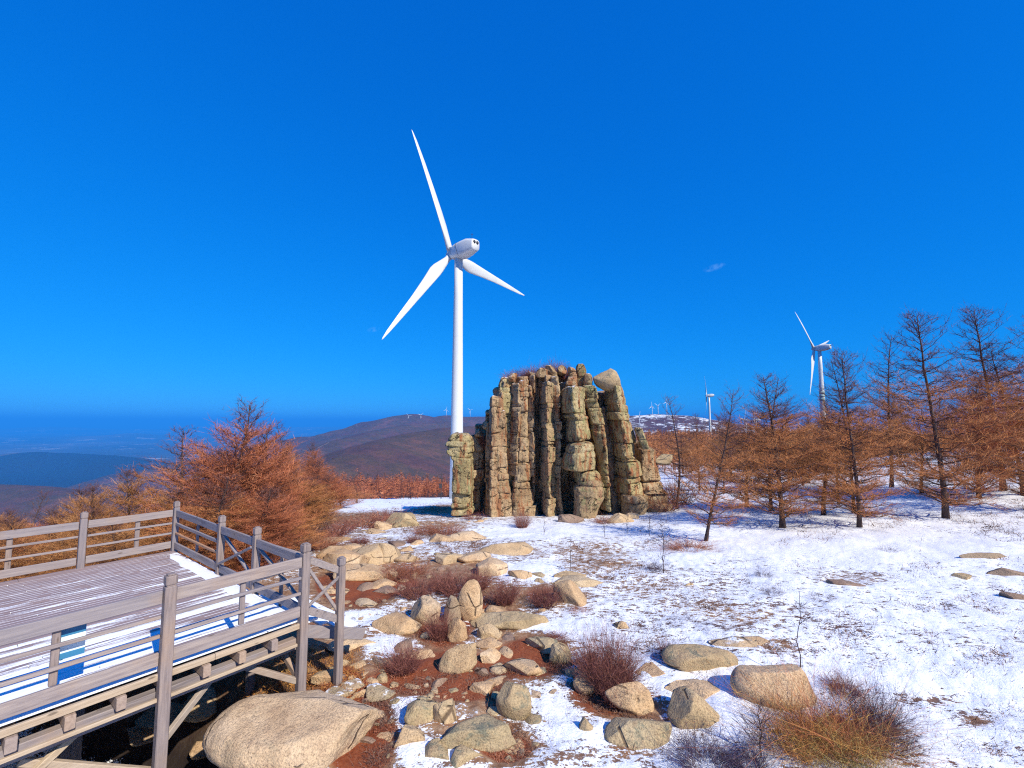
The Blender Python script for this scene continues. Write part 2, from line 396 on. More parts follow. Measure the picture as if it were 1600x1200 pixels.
def grid_part(name, r0, r1, mat, closed=True):
    i0 = int(np.searchsorted(rad, r0)); i1 = min(int(np.searchsorted(rad, r1)), nr - 1)
    n = i1 - i0 + 1
    V = np.stack([GX[i0:i1 + 1], GY[i0:i1 + 1], GZ[i0:i1 + 1]], -1).reshape(-1, 3)
    a = np.arange(n - 1)[:, None] * na + np.arange(na)[None, :]
    b = np.arange(n - 1)[:, None] * na + (np.arange(na)[None, :] + 1) % na
    F = np.stack([a, b, b + na, a + na], -1).reshape(-1, 4)[:, ::-1]
    me = mk_mesh(name, V, F, True)
    n_ = len(V)
    for nm, arr in (('snow', snow), ('red', red), ('hollow_shade', dark)):
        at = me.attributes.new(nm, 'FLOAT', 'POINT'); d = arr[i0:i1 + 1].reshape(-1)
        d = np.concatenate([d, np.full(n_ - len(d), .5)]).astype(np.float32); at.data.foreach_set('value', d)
    o = link(name, me, mat); return tag(o, kind='structure')

# near ground material
M = Mat('ground', .92, .15)
wv = M.mapped((1, 1, 1), 'World')
sn = M.attr('snow').outputs['Fac']; rd = M.attr('red').outputs['Fac']
n1 = M.noise(.9, 5, .6, wv); n2 = M.noise(5.0, 5, .68, wv, .4); n3 = M.noise(24, 5, .72, wv)
soil = M.ramp(n2, [(.25, (.15, .075, .04)), (.45, (.30, .16, .085)), (.62, (.46, .31, .19)), (.8, (.55, .42, .30))])
redc = M.ramp(n3, [(.25, (.10, .026, .014)), (.5, (.27, .07, .028)), (.75, (.42, .15, .06))])
rf = M.smooth(M.math('ADD', rd, M.math('MULTIPLY_ADD', n2, .6, -.3)), .3, .6)
soil = M.mix(rf, soil, redc)
soil = M.mix(M.math('MULTIPLY', M.attr('hollow_shade').outputs['Fac'], .96), soil, (.012, .010, .011))  # painted shade beneath the platform, blended over the soil colour
soil = M.mix(M.smooth(n3, .4, .75), soil, M.mix(.5, soil, M.mix(M.attr('hollow_shade').outputs['Fac'], (.10, .05, .04), (.012, .010, .011))))
purp = M.ramp(n3, [(.3, (.07, .045, .05)), (.7, (.22, .14, .13))])
soil = M.mix(M.math('MULTIPLY', M.smooth(sn, .50, .68), .85), soil, purp)
comb = M.math('ADD', M.math('MULTIPLY', M.math('SUBTRACT', n1, .5), 1.1), M.math('MULTIPLY', M.math('SUBTRACT', n2, .5), 1.5))
comb = M.math('ADD', comb, M.math('MULTIPLY', M.math('SUBTRACT', n3, .5), 1.6))
n4 = M.noise(8.5, 5, .72, M.mapped((.45, 1.3, 1), 'World', (0, 0, .25)), .3); comb = M.math('ADD', comb, M.math('MULTIPLY', M.math('SUBTRACT', n4, .5), 2.3))
comb = M.math('ADD', comb, M.math('MULTIPLY', M.math('SUBTRACT', sn, .52), 1.6))
mask = M.smooth(comb, -.03, .05)
snc = M.mix(M.smooth(n2, .3, .7), (.84, .86, .90), (.92, .93, .95))
M.color(M.mix(mask, soil, snc))
h = M.math('ADD', M.math('MULTIPLY', mask, .9), M.math('ADD', M.math('MULTIPLY', n3, .5), M.math('MULTIPLY', n2, 1.2)))
M.bump(h, .55, .045)
rgh = M.math('MULTIPLY_ADD', mask, -.35, .92); M.L(rgh, M.b.inputs['Roughness'])
m_ground = M.m

# hillside material: brown winter scrub with paler tracks and sparse snow
M = Mat('hillside', .95, .1)
wv = M.mapped((1, 1, 1), 'World')
a1 = M.noise(.004, 8, .62, wv); a2 = M.noise(.03, 6, .65, wv); a3 = M.noise(.25, 4, .7, wv)
c = M.ramp(a1, [(.3, (.07, .036, .036)), (.43, (.155, .066, .050)), (.53, (.11, .07, .038)), (.66, (.22, .095, .06))])
c = M.mix(M.smooth(a2, .35, .7), c, M.mix(.6, c, (.045, .034, .030)))
c = M.mix(M.smooth(a3, .42, .62), c, M.mix(.55, c, (.03, .024, .022)))
ht = M.sep(wv, 2); yy = M.sep(wv, 1); xx = M.sep(wv, 0)
# thin tan dirt tracks that wander along the slopes
trk = M.math('ABSOLUTE', M.math('SUBTRACT', M.noise(.0022, 2, .4, wv), .52)); c = M.mix(M.math('MULTIPLY', M.math('MULTIPLY', M.smooth(trk, .0022, .0010), M.smooth(M.noise(.0011, 2, .4, wv), .55, .62)), .55), c, (.36, .29, .22))
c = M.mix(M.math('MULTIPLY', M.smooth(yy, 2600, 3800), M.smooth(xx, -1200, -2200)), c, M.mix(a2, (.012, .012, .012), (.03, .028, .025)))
snr = M.attr('snow').outputs['Fac']
plat = M.math('MULTIPLY', M.smooth(xx, 500, 700), M.smooth(yy, 1300, 1700))
sw = M.math('MULTIPLY', plat, M.smooth(M.math('ADD', a2, M.math('MULTIPLY', a1, .9)), .93, 1.03))
c = M.mix(sw, c, (.85, .87, .9))
M.color(c); M.bump(a2, .6, 9.0); m_hill = M.m
M = Mat('plain', .95, .1)
wv = M.mapped((1, 1.0, 1), 'World')
b1 = M.noise(.00045, 7, .6, wv); b2 = M.vor(.0016, wv, 'F1', 'Color')
c = M.ramp(b1, [(.3, (.03, .03, .035)), (.5, (.08, .07, .06)), (.62, (.14, .11, .09)), (.75, (.05, .045, .04))])
c = M.mix(M.math('MULTIPLY', M.smooth(M.noise(.0016, 6, .65, wv), .58, .66), .75), c, (.55, .50, .44))
M.color(c); m_plain = M.m
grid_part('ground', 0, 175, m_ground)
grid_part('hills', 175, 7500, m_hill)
grid_part('distant_plain', 7500, 1e9, m_plain)
# ================================================================== ROCK TOR
TY = G(860, 808).y
def column_mesh(path, depth0, thick, seed, nblk=None, sq=5.5, crack=.11, flutes=.06):
    """path: (px, py, width px) from top to base; a stack of weathered blocks; depth0: metres behind the tor's front"""
    r_ = np.random.RandomState(seed)
    top, bot = path[0][1], path[-1][1]
    ys_ = [p[1] for p in path]
    nring = max(30, int((bot - top) * 1.5)); nt_ = 48
    if nblk is None: nblk = max(3, int((bot - top) / 13))
    cuts = np.sort(r_.rand(nblk - 1)) * .9 + .04
    cuts = np.concatenate([[0], cuts, [1.0001]])
    off = r_.uniform(-1, 1, (nblk, 2)); wsc = r_.uniform(.93, 1.07, nblk); tilt = r_.uniform(-.4, .4, nblk); rot = r_.uniform(-.5, .5) + r_.uniform(-.14, .14, nblk)
    deep = r_.uniform(.2, 1.2, nblk + 1)
    V = []
    th = np.linspace(0, 2 * np.pi, nt_, endpoint=False)
    for i in range(nring + 1):
        t = i / nring
        y = top + (bot - top) * t
        xc = np.interp(y, ys_, [p[0] for p in path]); wd = np.interp(y, ys_, [p[2] for p in path])
        k = int(np.searchsorted(cuts, t, side='right') - 1); k = min(k, nblk - 1)
        Y = TY + depth0
        p = P(xc, y, Y); hw = wd / 2 / FPX * Y
        e0 = (t - cuts[k]) * (bot - top); e1 = (cuts[k + 1] - t) * (bot - top)
        cr = 1 - crack * (deep[k] * math.exp(-(e0 / .9) ** 2) + deep[k + 1] * math.exp(-(e1 / .9) ** 2)) - .03 * (math.exp(-(e0 / 3.0) ** 2) + math.exp(-(e1 / 3.0) ** 2))
        capf = 1.0
        dpx = t * (bot - top)
        if dpx < 5: capf = (.55 + .45 * math.sqrt(max(0, 1 - (1 - dpx / 5) ** 2)))
        ex = 2 / sq
        cs, sn_ = np.cos(th), np.sin(th)
        ux = np.sign(cs) * np.abs(cs) ** ex; uy = np.sign(sn_) * np.abs(sn_) ** ex
        cr_, sr_ = math.cos(rot[k]), math.sin(rot[k]); ux, uy = ux * cr_ - uy * sr_, ux * sr_ + uy * cr_
        nrm = 1 / (abs(cr_) + .55 * abs(sr_)); ux, uy = ux * nrm, uy * nrm
        rr = wsc[k] * cr * capf
        dth = thick / 2
        n_ = 1 + flutes * 1.5 * fbm(ux * 2.2 + seed, uy * 2.2, p.z * .35 + seed, 3) + .10 * fbm(ux * 1.4 + seed * 3, uy * 1.4 + k * 7.7, p.z * 1.3, 4) + .07 * fbm(ux * 5 + seed, uy * 5, p.z * 3.5, 3)
        X = p.x + ux * hw * rr * n_ + off[k, 0] * hw * .13; YY = p.y + dth + uy * dth * (rr * .5 + .5 * capf) * n_ + off[k, 1] * .14
        Z = p.z + tilt[k] * (X - p.x) * .35 + .05 * fbm(X * 3, YY * 3, p.z * 3, 2) + 0 * X
        for a, b_, c_ in zip(X, YY, Z): V.append((a, b_, c_))
    F = []
    for i in range(nring):
        for j in range(nt_):
            F.append((i * nt_ + j, (i + 1) * nt_ + j, (i + 1) * nt_ + (j + 1) % nt_, i * nt_ + (j + 1) % nt_))
    F.append(tuple(range(nt_)))
    me = mk_mesh('column', V, F, True)
    return me

def tor_material(green):
    M = Mat('tor_rock_' + ('lichened' if green else 'tan'), .9, .2)
    wv = M.mapped((1, 1, 1), 'World'); r = M.obrand()
    big = M.noise(.8, 5, .6, wv); med = M.noise(3.5, 6, .7, wv, .3); fine = M.noise(22, 4, .7, wv)
    vert = M.noise(1.4, 4, .6, M.mapped((2.2, 2.2, .35), 'World'))
    c = M.ramp(big, [(.3, (.30, .19, .10)), (.5, (.48, .335, .185)), (.7, (.58, .43, .26))] if not green else [(.3, (.31, .235, .11)), (.5, (.47, .375, .185)), (.7, (.56, .46, .26))])
    c = M.mix(M.smooth(vert, .48, .62), c, (.36, .15, .065))
    c = M.mix(M.math('MULTIPLY', M.smooth(M.noise(1.7, 5, .7, M.mapped((3, 3, .25), 'World')), .54, .66), .6), c, (.10, .07, .05))
    c = M.mix(M.math('MULTIPLY', M.smooth(r, .55, .9), .6), c, (.42, .27, .16))
    c = M.mix(M.math('MULTIPLY', M.smooth(M.noise(1.9, 6, .7, wv, .5), .53, .63), .75 if green else .15), c, (.25, .26, .11))
    c = M.mix(M.math('MULTIPLY', M.smooth(med, .58, .70), .55), c, (.19, .13, .075))
    c = M.mix(.75, c, M.ramp(fine, [(.3, (.5, .46, .4)), (.5, (1, 1, 1)), (.7, (1.15, 1.1, 1.05))]), 'MULTIPLY')
    wob = M.n.new('ShaderNodeVectorMath'); wob.operation = 'ADD'; nn_ = M.n.new('ShaderNodeTexNoise'); nn_.inputs['Scale'].default_value = 1.6; nn_.inputs['Detail'].default_value = 5; M.L(wv, nn_.inputs['Vector'])
    sc1 = M.n.new('ShaderNodeVectorMath'); sc1.operation = 'SCALE'; sc1.inputs['Scale'].default_value = .5; M.L(nn_.outputs['Color'], sc1.inputs[0]); M.L(wv, wob.inputs[0]); M.L(sc1.outputs[0], wob.inputs[1])
    def vmap(scale):
        m = M.n.new('ShaderNodeMapping'); m.inputs['Scale'].default_value = scale; M.L(wob.outputs[0], m.inputs[0]); return m.outputs[0]
    j1 = M.vor(1.0, vmap((2.6, 2.6, .42)), 'DISTANCE_TO_EDGE'); j2 = M.vor(1.0, vmap((.8, .8, 2.3)), 'DISTANCE_TO_EDGE')
    brk = M.smooth(M.noise(2.4, 3, .6, wv), .50, .60)
    jm = M.math('MAXIMUM', M.smooth(j1, .03, .008), M.smooth(j2, .035, .010)); jm = M.math('MULTIPLY', jm, brk)
    c = M.mix(M.math('MULTIPLY', jm, .85), c, (.05, .033, .022))
    nz = M.normal_z(); sm = M.math('MULTIPLY', M.smooth(nz, .72, .93), M.smooth(M.noise(3, 5, .7, wv), .5, .58))
    c = M.mix(M.math('MULTIPLY', sm, M.smooth(M.sep(wv, 2), -1.5, 2.2)), c, SNOW)
    M.color(c)
    hh = M.math('ADD', M.math('MULTIPLY', fine, .3), M.math('MULTIPLY', med, 1.4)); hh = M.math('SUBTRACT', hh, M.math('MULTIPLY', jm, 1.2))
    M.bump(hh, 1.0, .13); return M.m
m_tor = tor_material(False); m_tor_green = tor_material(True)
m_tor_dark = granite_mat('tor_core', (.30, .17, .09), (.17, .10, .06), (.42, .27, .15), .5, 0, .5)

tor = empty('rock_tor', (G(860, 808).x, TY + 2, G(860, 808).z), label='tall jagged yellowish granite tor of weathered upright columns', cat='rock formation')
bpy.context.view_layer.update()
def tor_part(name, me, mat, label=None):
    o = link(name, me, mat); o.parent = tor; o.matrix_parent_inverse = Matrix.Translation(-tor.location)
    if label: o['label'] = label
    return o
COLS = [  # path, depth offset, thickness, name label
    ([(720, 677, 28), (718, 690, 38), (716, 702, 41), (718, 711, 38), (722, 722, 27), (721, 765, 29), (721, 806, 36)], .3, 2.0, 'short leaning outlier pillar'),
    ([(752, 662, 20), (754, 690, 24), (752, 720, 30), (748, 760, 38), (744, 800, 44)], 3.2, 2.0, None),
    ([(737, 680, 16), (742, 700, 22), (741, 725, 24), (738, 760, 20), (736, 800, 20)], 2.0, 1.6, None),
    ([(774, 618, 15), (773, 640, 18), (773, 690, 17), (772, 740, 14), (772, 775, 16), (773, 812, 17)], .2, 1.6, None),
    ([(783, 640, 13), (782, 700, 14), (785, 740, 16), (787, 775, 22), (785, 812, 22)], .55, 1.6, None),
    ([(794, 588, 22), (792, 600, 24), (791, 650, 22), (793, 700, 19), (794, 750, 17), (796, 812, 15)], .75, 2.6, None),
    ([(808, 597, 15), (808, 650, 15), (805, 700, 16), (805, 745, 16)], .85, 2.4, None),
    ([(817, 592, 13), (818, 640, 15), (817, 700, 15), (816, 750, 22), (818, 775, 32), (818, 812, 38)], .35, 2.4, None),
    ([(827, 601, 14), (829, 650, 17), (830, 700, 18), (829, 745, 18)], .6, 2.6, None),
    ([(839, 587, 13), (838, 640, 13), (840, 700, 12), (838, 760, 10)], 1.5, 2.0, None),
    ([(857, 594, 15), (857, 630, 17), (859, 690, 19), (860, 740, 18), (861, 808, 18)], .0, 2.6, None),
    ([(869, 586, 13), (870, 640, 14), (871, 700, 14), (871, 760, 14), (875, 810, 16)], .15, 2.4, None),
    ([(848, 588, 14), (848, 650, 14), (850, 700, 13), (848, 770, 12)], 1.8, 2.0, None),
    ([(882, 596, 15), (883, 640, 12), (880, 700, 14), (882, 770, 18), (884, 808, 24)], 1.7, 2.0, None),
    ([(902, 602, 32), (899, 625, 31), (905, 660, 34), (908, 690, 36)], -.9, 2.8, None),
    ([(924, 600, 24), (929, 630, 23), (937, 665, 25), (942, 700, 20), (948, 740, 16), (952, 800, 16)], -.2, 2.6, None),
    ([(944, 635, 14), (948, 680, 20), (954, 730, 26), (960, 780, 28), (963, 806, 26)], 1.2, 2.2, None),
    ([(968, 600, 22), (970, 622, 29), (973, 652, 29), (980, 684, 32), (985, 712, 32), (990, 750, 36), (996, 798, 40)], -.3, 3.0, None),
    ([(1000, 668, 11), (1006, 684, 13), (1011, 702, 9)], -.2, 1.0, 'leaning flake'),
    ([(1014, 700, 20), (1018, 740, 28), (1024, 775, 36), (1028, 806, 44)], .6, 2.6, None),
    ([(893, 573, 10), (895, 580, 11), (896, 590, 11), (897, 604, 11)], .9, .9, None),
    ([(908, 567, 9), (909, 578, 14), (909, 590, 13), (908, 604, 14)], .8, 1.1, None),
    ([(921, 583, 13), (921, 592, 15), (921, 604, 15)], .7, 1.2, None),
    ([(895, 588, 14), (895, 600, 17), (892, 615, 15)], .1, 1.2, None),
]
for k_, (x0_, t_, x1_, w0_, w1_) in enumerate([(783, 612, 780, 12, 16), (801, 592, 800, 13, 15), (812, 598, 811, 12, 16), (823, 590, 824, 12, 16), (833, 584, 832, 12, 14), (846, 586, 846, 13, 14), (857, 583, 858, 16, 16), (866, 579, 868, 14, 16), (878, 580, 880, 14, 15), (889, 590, 892, 14, 20),
    (915, 596, 934, 16, 20), (938, 612, 950, 14, 22), (953, 622, 962, 12, 20), (1000, 690, 1008, 18, 34), (765, 640, 766, 14, 16)]):
    COLS.append(([(x0_, t_, w0_), (x0_ * .5 + x1_ * .5, 700, (w0_ + w1_) / 2), (x1_, 811, w1_)], 1.0 + .3 * (k_ % 3) + (.9 if x0_ in (846, 878, 889, 953) else 0), 2.6, None))
for i, (path, d0, tk, lb) in enumerate(COLS):
    wide = [(a_, b_, c_ * (1.2 if i not in (0, 14, 15, 17, 18, 20, 21, 22, 23) and i < 24 else 1.04)) for a_, b_, c_ in path]
    tor_part('rock_column', column_mesh(wide, d0 + (0, .45, -.2, .25)[i % 4] * (i not in (0, 14, 15, 17)), tk, 31 + i * 3), m_tor_green if i in (0, 5, 10, 14, 15, 17, 18, 21, 22) else m_tor, None)
# the big block bulging out of the pale column, and its foot
tor_part('rock_block', column_mesh([(908, 692, 34), (910, 700, 42), (909, 716, 46), (908, 733, 48), (910, 737, 46)], -1.6, 2.9, 301, 2, 4.2, .05), m_tor_green)
tor_part('rock_block', column_mesh([(922, 736, 38), (924, 748, 40), (925, 760, 44)], -1.3, 2.6, 303, 2, 4.0, .05), m_tor_green)
tor_part('rock_block', column_mesh([(925, 750, 38), (925, 765, 46), (926, 782, 46), (921, 800, 36), (918, 812, 34)], -1.5, 2.6, 305, 2, 3.0, .05), m_tor_green)
tor_part('rock_block', column_mesh([(995, 776, 36), (998, 788, 42), (997, 800, 40), (995, 812, 36)], -.9, 2.2, 307, 2, 2.8, .05), m_tor)
# the mass behind the front columns
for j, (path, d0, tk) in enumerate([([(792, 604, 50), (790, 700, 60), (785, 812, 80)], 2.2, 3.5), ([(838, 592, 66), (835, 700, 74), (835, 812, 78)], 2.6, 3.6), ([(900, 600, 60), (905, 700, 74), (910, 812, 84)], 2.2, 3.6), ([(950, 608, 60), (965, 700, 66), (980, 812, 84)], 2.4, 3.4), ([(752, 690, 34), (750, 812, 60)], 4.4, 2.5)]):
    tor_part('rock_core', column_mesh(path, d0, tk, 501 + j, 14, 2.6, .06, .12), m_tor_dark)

# ================================================================== BOULDERS
def ico(sub):
    import bmesh
    bm = bmesh.new(); bmesh.ops.create_icosphere(bm, subdivisions=sub, radius=1)
    bm.verts.ensure_lookup_table()
    V = np.array([v.co[:] for v in bm.verts]); F = np.array([[v.index for v in f.verts] for f in bm.faces]); bm.free(); return V, F
ICO4 = ico(5); ICO3 = ico(4)
def rock_mesh(name, w_, d_, h_, seed, cuts=9, tilt=0.0, rough=.06, base=ICO3, sharp=1.0, pts=None, omin=.36):
    """a weathered boulder: a ball cut by random planes, then roughened; sits with its base at z = 0"""
    r_ = np.random.RandomState(seed); V, F = base; V = V.copy()
    for k in range(cuts + 5 if omin < .6 else cuts):
        n = r_.randn(3); n /= np.linalg.norm(n)
        if pts is None and n[2] < -.2: n[2] *= -1
        o = r_.uniform(omin, .78); d = V @ n - o
        V = V - np.outer(np.clip(d, 0, None) * sharp, n)
    mn, mx = V.min(0), V.max(0); V = (V - (mn + mx) / 2) / ((mx - mn) / 2)
    n = V / np.maximum(np.linalg.norm(V, axis=1, keepdims=True), .2)
    q = seed * 3.71
    V = V + n * (rough * 1.1 * fbm(V[:, 0] * 1.6 + q, V[:, 1] * 1.6, V[:, 2] * 1.6 + q, 4) + rough * .5 * fbm(V[:, 0] * 6 + q, V[:, 1] * 6, V[:, 2] * 6, 4))[:, None]
    V = V * np.array([w_ / 2, d_ / 2, h_ / 2])
    if tilt:
        c, s_ = math.cos(tilt), math.sin(tilt); V = np.stack([V[:, 0] * c - V[:, 2] * s_, V[:, 1], V[:, 0] * s_ + V[:, 2] * c], 1)
    V[:, 2] += -V[:, 2].min()
    return mk_mesh(name, V, F, True)
def boulder(px, py, wpx, hpx, label, mat=None, seed=None, tilt=0.0, dep=.85, rz=0.0, sink=.28, cuts=9, rough=.06, group=None, name='boulder', base=ICO3, cat='boulder', omin=.36):
    """px, py: the middle of its foot in the photo; wpx, hpx its apparent size"""
    g = G(px, py); seed = seed if seed is not None else int(px * 7 + py)
    W = wpx / FPX * g.y * 1.04
    down = math.atan2(-g.z, g.y)                       # how far we look down on it
    D = W * dep
    H = max(.12 * W, (hpx / FPX * g.y - D * .80 * math.sin(down) * .9) / math.cos(down) * 1.0)
    H = max(H, .13 * W)
    me = rock_mesh(name, W, D, H * (1 + sink), seed, cuts, tilt, rough, base, omin=omin)
    o = link(name, me, mat or m_rock); o.location = (g.x, g.y + D * .38, gz(g.x, g.y + D * .38) - H * sink); o.rotation_euler.z = rz
    return tag(o, label, cat, group)
BO = [
 (420, 1222, 246, 130, 'huge smooth tan boulder beside the foot of the platform post', dict(cuts=7, dep=.66, rough=.06, base=ICO4, seed=8, sink=.3, omin=.74, mat='p')),
 (528, 895, 66, 42, 'pale rounded outcrop boulder just beyond the last railing post', dict(dep=.9)),
 (571, 884, 62, 36, 'pale domed boulder in the middle of the rock outcrop', dict()),
 (600, 880, 44, 34, 'narrow pale boulder at the tor end of the rock outcrop', dict()),
 (556, 908, 90, 32, 'broad flat pale slab at the foot of the rock outcrop', dict(dep=.6)),
 (512, 872, 44, 20, 'low pale boulder at the back of the rock outcrop', dict()),
 (540, 866, 46, 18, 'small pale boulder topping the back of the outcrop', dict()),
 (625, 825, 56, 30, 'large grey-tan boulder with a blue speck, out by the snow bench', dict(mat='g')),
 (583, 836, 34, 12, 'low cream rock beside the twiggy pinkish scrub', dict()),
 (596, 829, 26, 16, 'wedge-shaped tan rock leaning beside the speckled boulder', dict()),
 (688, 848, 42, 18, 'low tan boulder below the russet heather mound', dict()),
 (728, 846, 60, 20, 'broad sloping tan rock next to the russet heather mound', dict(dep=.6)),
 (792, 868, 82, 26, 'flat-topped brown slab alone in the snow before the tor', dict(dep=.6, seed=91)),
 (740, 880, 56, 24, 'tan block behind the widest purple shrub', dict()),
 (700, 882, 44, 22, 'cream block above the widest purple shrub', dict()),
 (768, 900, 48, 30, 'pale faceted boulder beside the widest purple shrub', dict()),
 (632, 880, 34, 18, 'square-cut tan block at the edge of the snow gap', dict()),
 (813, 908, 36, 20, 'rounded tan boulder half in snow above the spiky shrub', dict()),
 (841, 905, 26, 11, 'dark flat stone in the snow next to the rounded boulder', dict(mat='g')),
 (733, 974, 38, 62, 'upright egg-shaped granite slab standing on end', dict(dep=.5, cuts=6, tilt=.06, seed=44, sink=.1, omin=.62)),
 (706, 978, 26, 44, 'shaded companion slab leaning against the upright one', dict(dep=.8, mat='b')),
 (615, 994, 78, 34, 'long low tan boulder lying on the snow patch', dict(cuts=5, dep=.6)),
 (663, 978, 46, 44, 'tall tan rock rising behind the long low boulder', dict(tilt=-.3, cuts=7)),
 (714, 1052, 44, 62, 'tilted slab propped like a wedge over red earth', dict(tilt=-.85, cuts=6, dep=.8, seed=77)),
 (712, 1004, 32, 40, 'knobbly tan rock above the propped wedge slab', dict(cuts=8)),
 (548, 1020, 78, 24, 'flat peach-coloured slab by the steps post', dict(dep=.55, cuts=7, sink=.35)),
 (568, 948, 36, 14, 'small peach rock bedded in the rust-red earth', dict()),
 (594, 920, 42, 16, 'tan rock between the red earth and the shrubs', dict()),
 (606, 905, 30, 16, 'cream rock pointing out of the outcrop toward the shrubs', dict()),
 (558, 978, 28, 12, 'small pink rock lying on the snow near the steps', dict()),
 (763, 1000, 40, 28, 'pinkish tan boulder stacked behind a twin', dict()),
 (762, 1016, 42, 20, 'light tan boulder in front of its pinkish twin', dict()),
 (766, 1036, 30, 20, 'small oval tan rock beside the shadowed red hollow', dict()),
 (818, 1060, 56, 26, 'smooth oval boulder below the shadowed red hollow', dict(cuts=5, dep=.7)),
 (850, 1022, 54, 26, 'lichened boulder above the shadowed red hollow', dict(mat='g')),
 (877, 1038, 34, 32, 'dark-sided round boulder beside the snow tongue', dict(mat='g')),
 (798, 986, 124, 24, 'long grey-green ledge of lichened rock', dict(mat='g', dep=.35, cuts=8)),
 (893, 950, 50, 42, 'pointed tan boulder behind the smaller purple shrub', dict()),
 (905, 918, 78, 18, 'wide flat tan rock rising from clean snow', dict(dep=.5)),
 (892, 908, 50, 16, 'low tan rock on the snow above the wide flat one', dict(dep=.5)),
 (803, 1128, 52, 54, 'upright rounded grey-tan boulder ringed by snow', dict(mat='g', cuts=6, dep=.8)),
 (657, 1140, 48, 42, 'grey triangular rock split from its neighbour', dict(mat='g', cuts=10)),
 (690, 1136, 46, 42, 'peach triangular rock with one sharp ridge', dict(cuts=12, seed=12)),
 (640, 1172, 44, 34, 'tan rock half buried at the snow edge', dict()),
 (742, 1176, 116, 46, 'broad dark granite ledge crusted with pale lichen', dict(mat='g', dep=.45, cuts=8)),
 (752, 1088, 38, 22, 'peach stone on the wine-red moss', dict()),
 (832, 1098, 40, 16, 'thin tan rock peeping from snow near the grey-tan boulder', dict()),
 (1106, 1054, 116, 44, 'long sloping lichened boulder behind the bright snow', dict(mat='g', dep=.5, cuts=7, seed=23, omin=.5)),
 (1152, 1018, 68, 24, 'flattish pale boulder with thin snow on its back', dict(mat='s', dep=.6)),
 (1190, 1010, 42, 18, 'brown wedge rock at the far end of the boulder row', dict()),
 (1122, 1030, 50, 18, 'blue-grey rock wedged between two long boulders', dict(mat='g')),
 (1098, 1098, 92, 36, 'tan domed boulder above the greenish block', dict(dep=.6, cuts=6)),
 (1090, 1142, 74, 58, 'greenish square-shouldered boulder with one deep shaded side', dict(mat='g', dep=.7, cuts=7, seed=61, omin=.62)),
 (1222, 1110, 116, 66, 'big brown boulder with a peaked top behind the orange bush', dict(cuts=6, dep=.6, seed=14, omin=.62)),
 (916, 1088, 34, 32, 'round tan stone under the large purple bush', dict(cuts=4)),
 (988, 1120, 74, 44, 'slanting long tan boulder below the large purple bush', dict(tilt=-.3, cuts=6, dep=.5)),
 (1005, 1172, 104, 46, 'broad grey-brown ledge at the bottom of the snow gully', dict(mat='g', dep=.5)),
 (918, 1152, 24, 28, 'small grey post-like stone in the snow gully', dict(mat='g')),
 (1022, 1060, 50, 18, 'low pink rock under the thin blue shrub', dict()),
 (898, 1060, 26, 16, 'small grey stone left of the purple bush in snow', dict(mat='g')),
 (1588, 903, 58, 20, 'brown slab jutting from the snow below the big larches', dict(dep=.6, mat='b', seed=15)),
 (1598, 940, 34, 18, 'dark rounded rock in the snow beneath the brown slab', dict(mat='b')),
 (1545, 876, 74, 5, 'long thin brown stone lying flush in the snow', dict(dep=.14, mat='b')),
 (1330, 918, 52, 9, 'thin flat brown stone on the open snowfield', dict(dep=.4, mat='b')),
 (1512, 908, 26, 12, 'small dark stone on the upper snowfield', dict(mat='g')),
 (245, 1196, 92, 44, 'blocky tan boulder under the platform post', dict(cuts=8)),
 (300, 1160, 54, 42, 'cracked tan boulder between the post and the huge one', dict(cuts=8)),
 (205, 1212, 70, 30, 'low tan rock at the edge of the dark hollow', dict()),
 (302, 1208, 34, 26, 'small angular block leaning on the huge boulder', dict()),
 (503, 1072, 36, 22, 'tan rock at the end of the platform hollow', dict()),
 (522, 1098, 46, 16, 'pale stone with snow beside the huge boulder', dict(mat='s')),
 (547, 1080, 36, 16, 'snow-dusted stone among brown grass', dict(mat='s')),
 (590, 1098, 46, 24, 'pale snow-edged stone on red-brown turf', dict(mat='s')),
 (585, 1125, 28, 14, 'small pale stone wedged in red-brown turf', dict()),
 (973, 985, 22, 16, 'small orange stone alone in the snowfield', dict()),
 (1036, 724, 28, 14, 'rounded boulder on the tor shoulder', dict()),
 (985, 812, 30, 12, 'square pale stone at the foot of the tor', dict(dep=.6)),
 (893, 818, 40, 16, 'reddish stones heap at the foot of the tor', dict(dep=.6, mat='b')),
 (970, 818, 42, 18, 'russet boulder below the tallest block of the tor', dict(dep=.6)),
]
m_rock_brown = granite_mat('granite_brown', (.27, .185, .14), (.19, .13, .10), (.36, .26, .19), .3)
MATS = {'p': m_rock_pink, 'g': m_rock_grey, 's': m_rock_snow, 'b': m_rock_brown}
for px, py, wp, hp, lb, kw in BO:
    if 'on the tor shoulder' in lb: continue
    lb = lb.replace('stones heap', 'stone'); kw = dict(kw); kw['mat'] = MATS.get(kw.get('mat'), m_rock if (px * 3 + py) % 3 else m_rock_pink)
    boulder(px, py, wp, hp, lb, **kw)
# boulder lodged on the tor's shoulder and the one balanced on its top
p = P(1036, 727, TY + 1.2); o = link('boulder', rock_mesh('boulder', 1.3, 1.2, .75, 8), m_rock_grey, loc=p); tag(o, "rounded grey boulder perched on the low shoulder of the tor", 'boulder')
o = link('boulder', rock_mesh('boulder', 2.0, 1.8, 1.1, 9), m_tor, loc=P(1030, 812, TY + 1.0)); tag(o, 'reddish boulder at the low shoulder end of the tor', 'boulder')
Yb = TY + .6; p = P(950, 612, Yb)
me = rock_mesh('balanced_boulder', 47 / FPX * Yb, 1.6, 36 / FPX * Yb, 87, 7, -.2, .07, omin=.62)
o = link('balanced_boulder', me, m_rock_grey, loc=p); tag(o, 'grey boulder balanced on the very top of the tor', 'boulder')

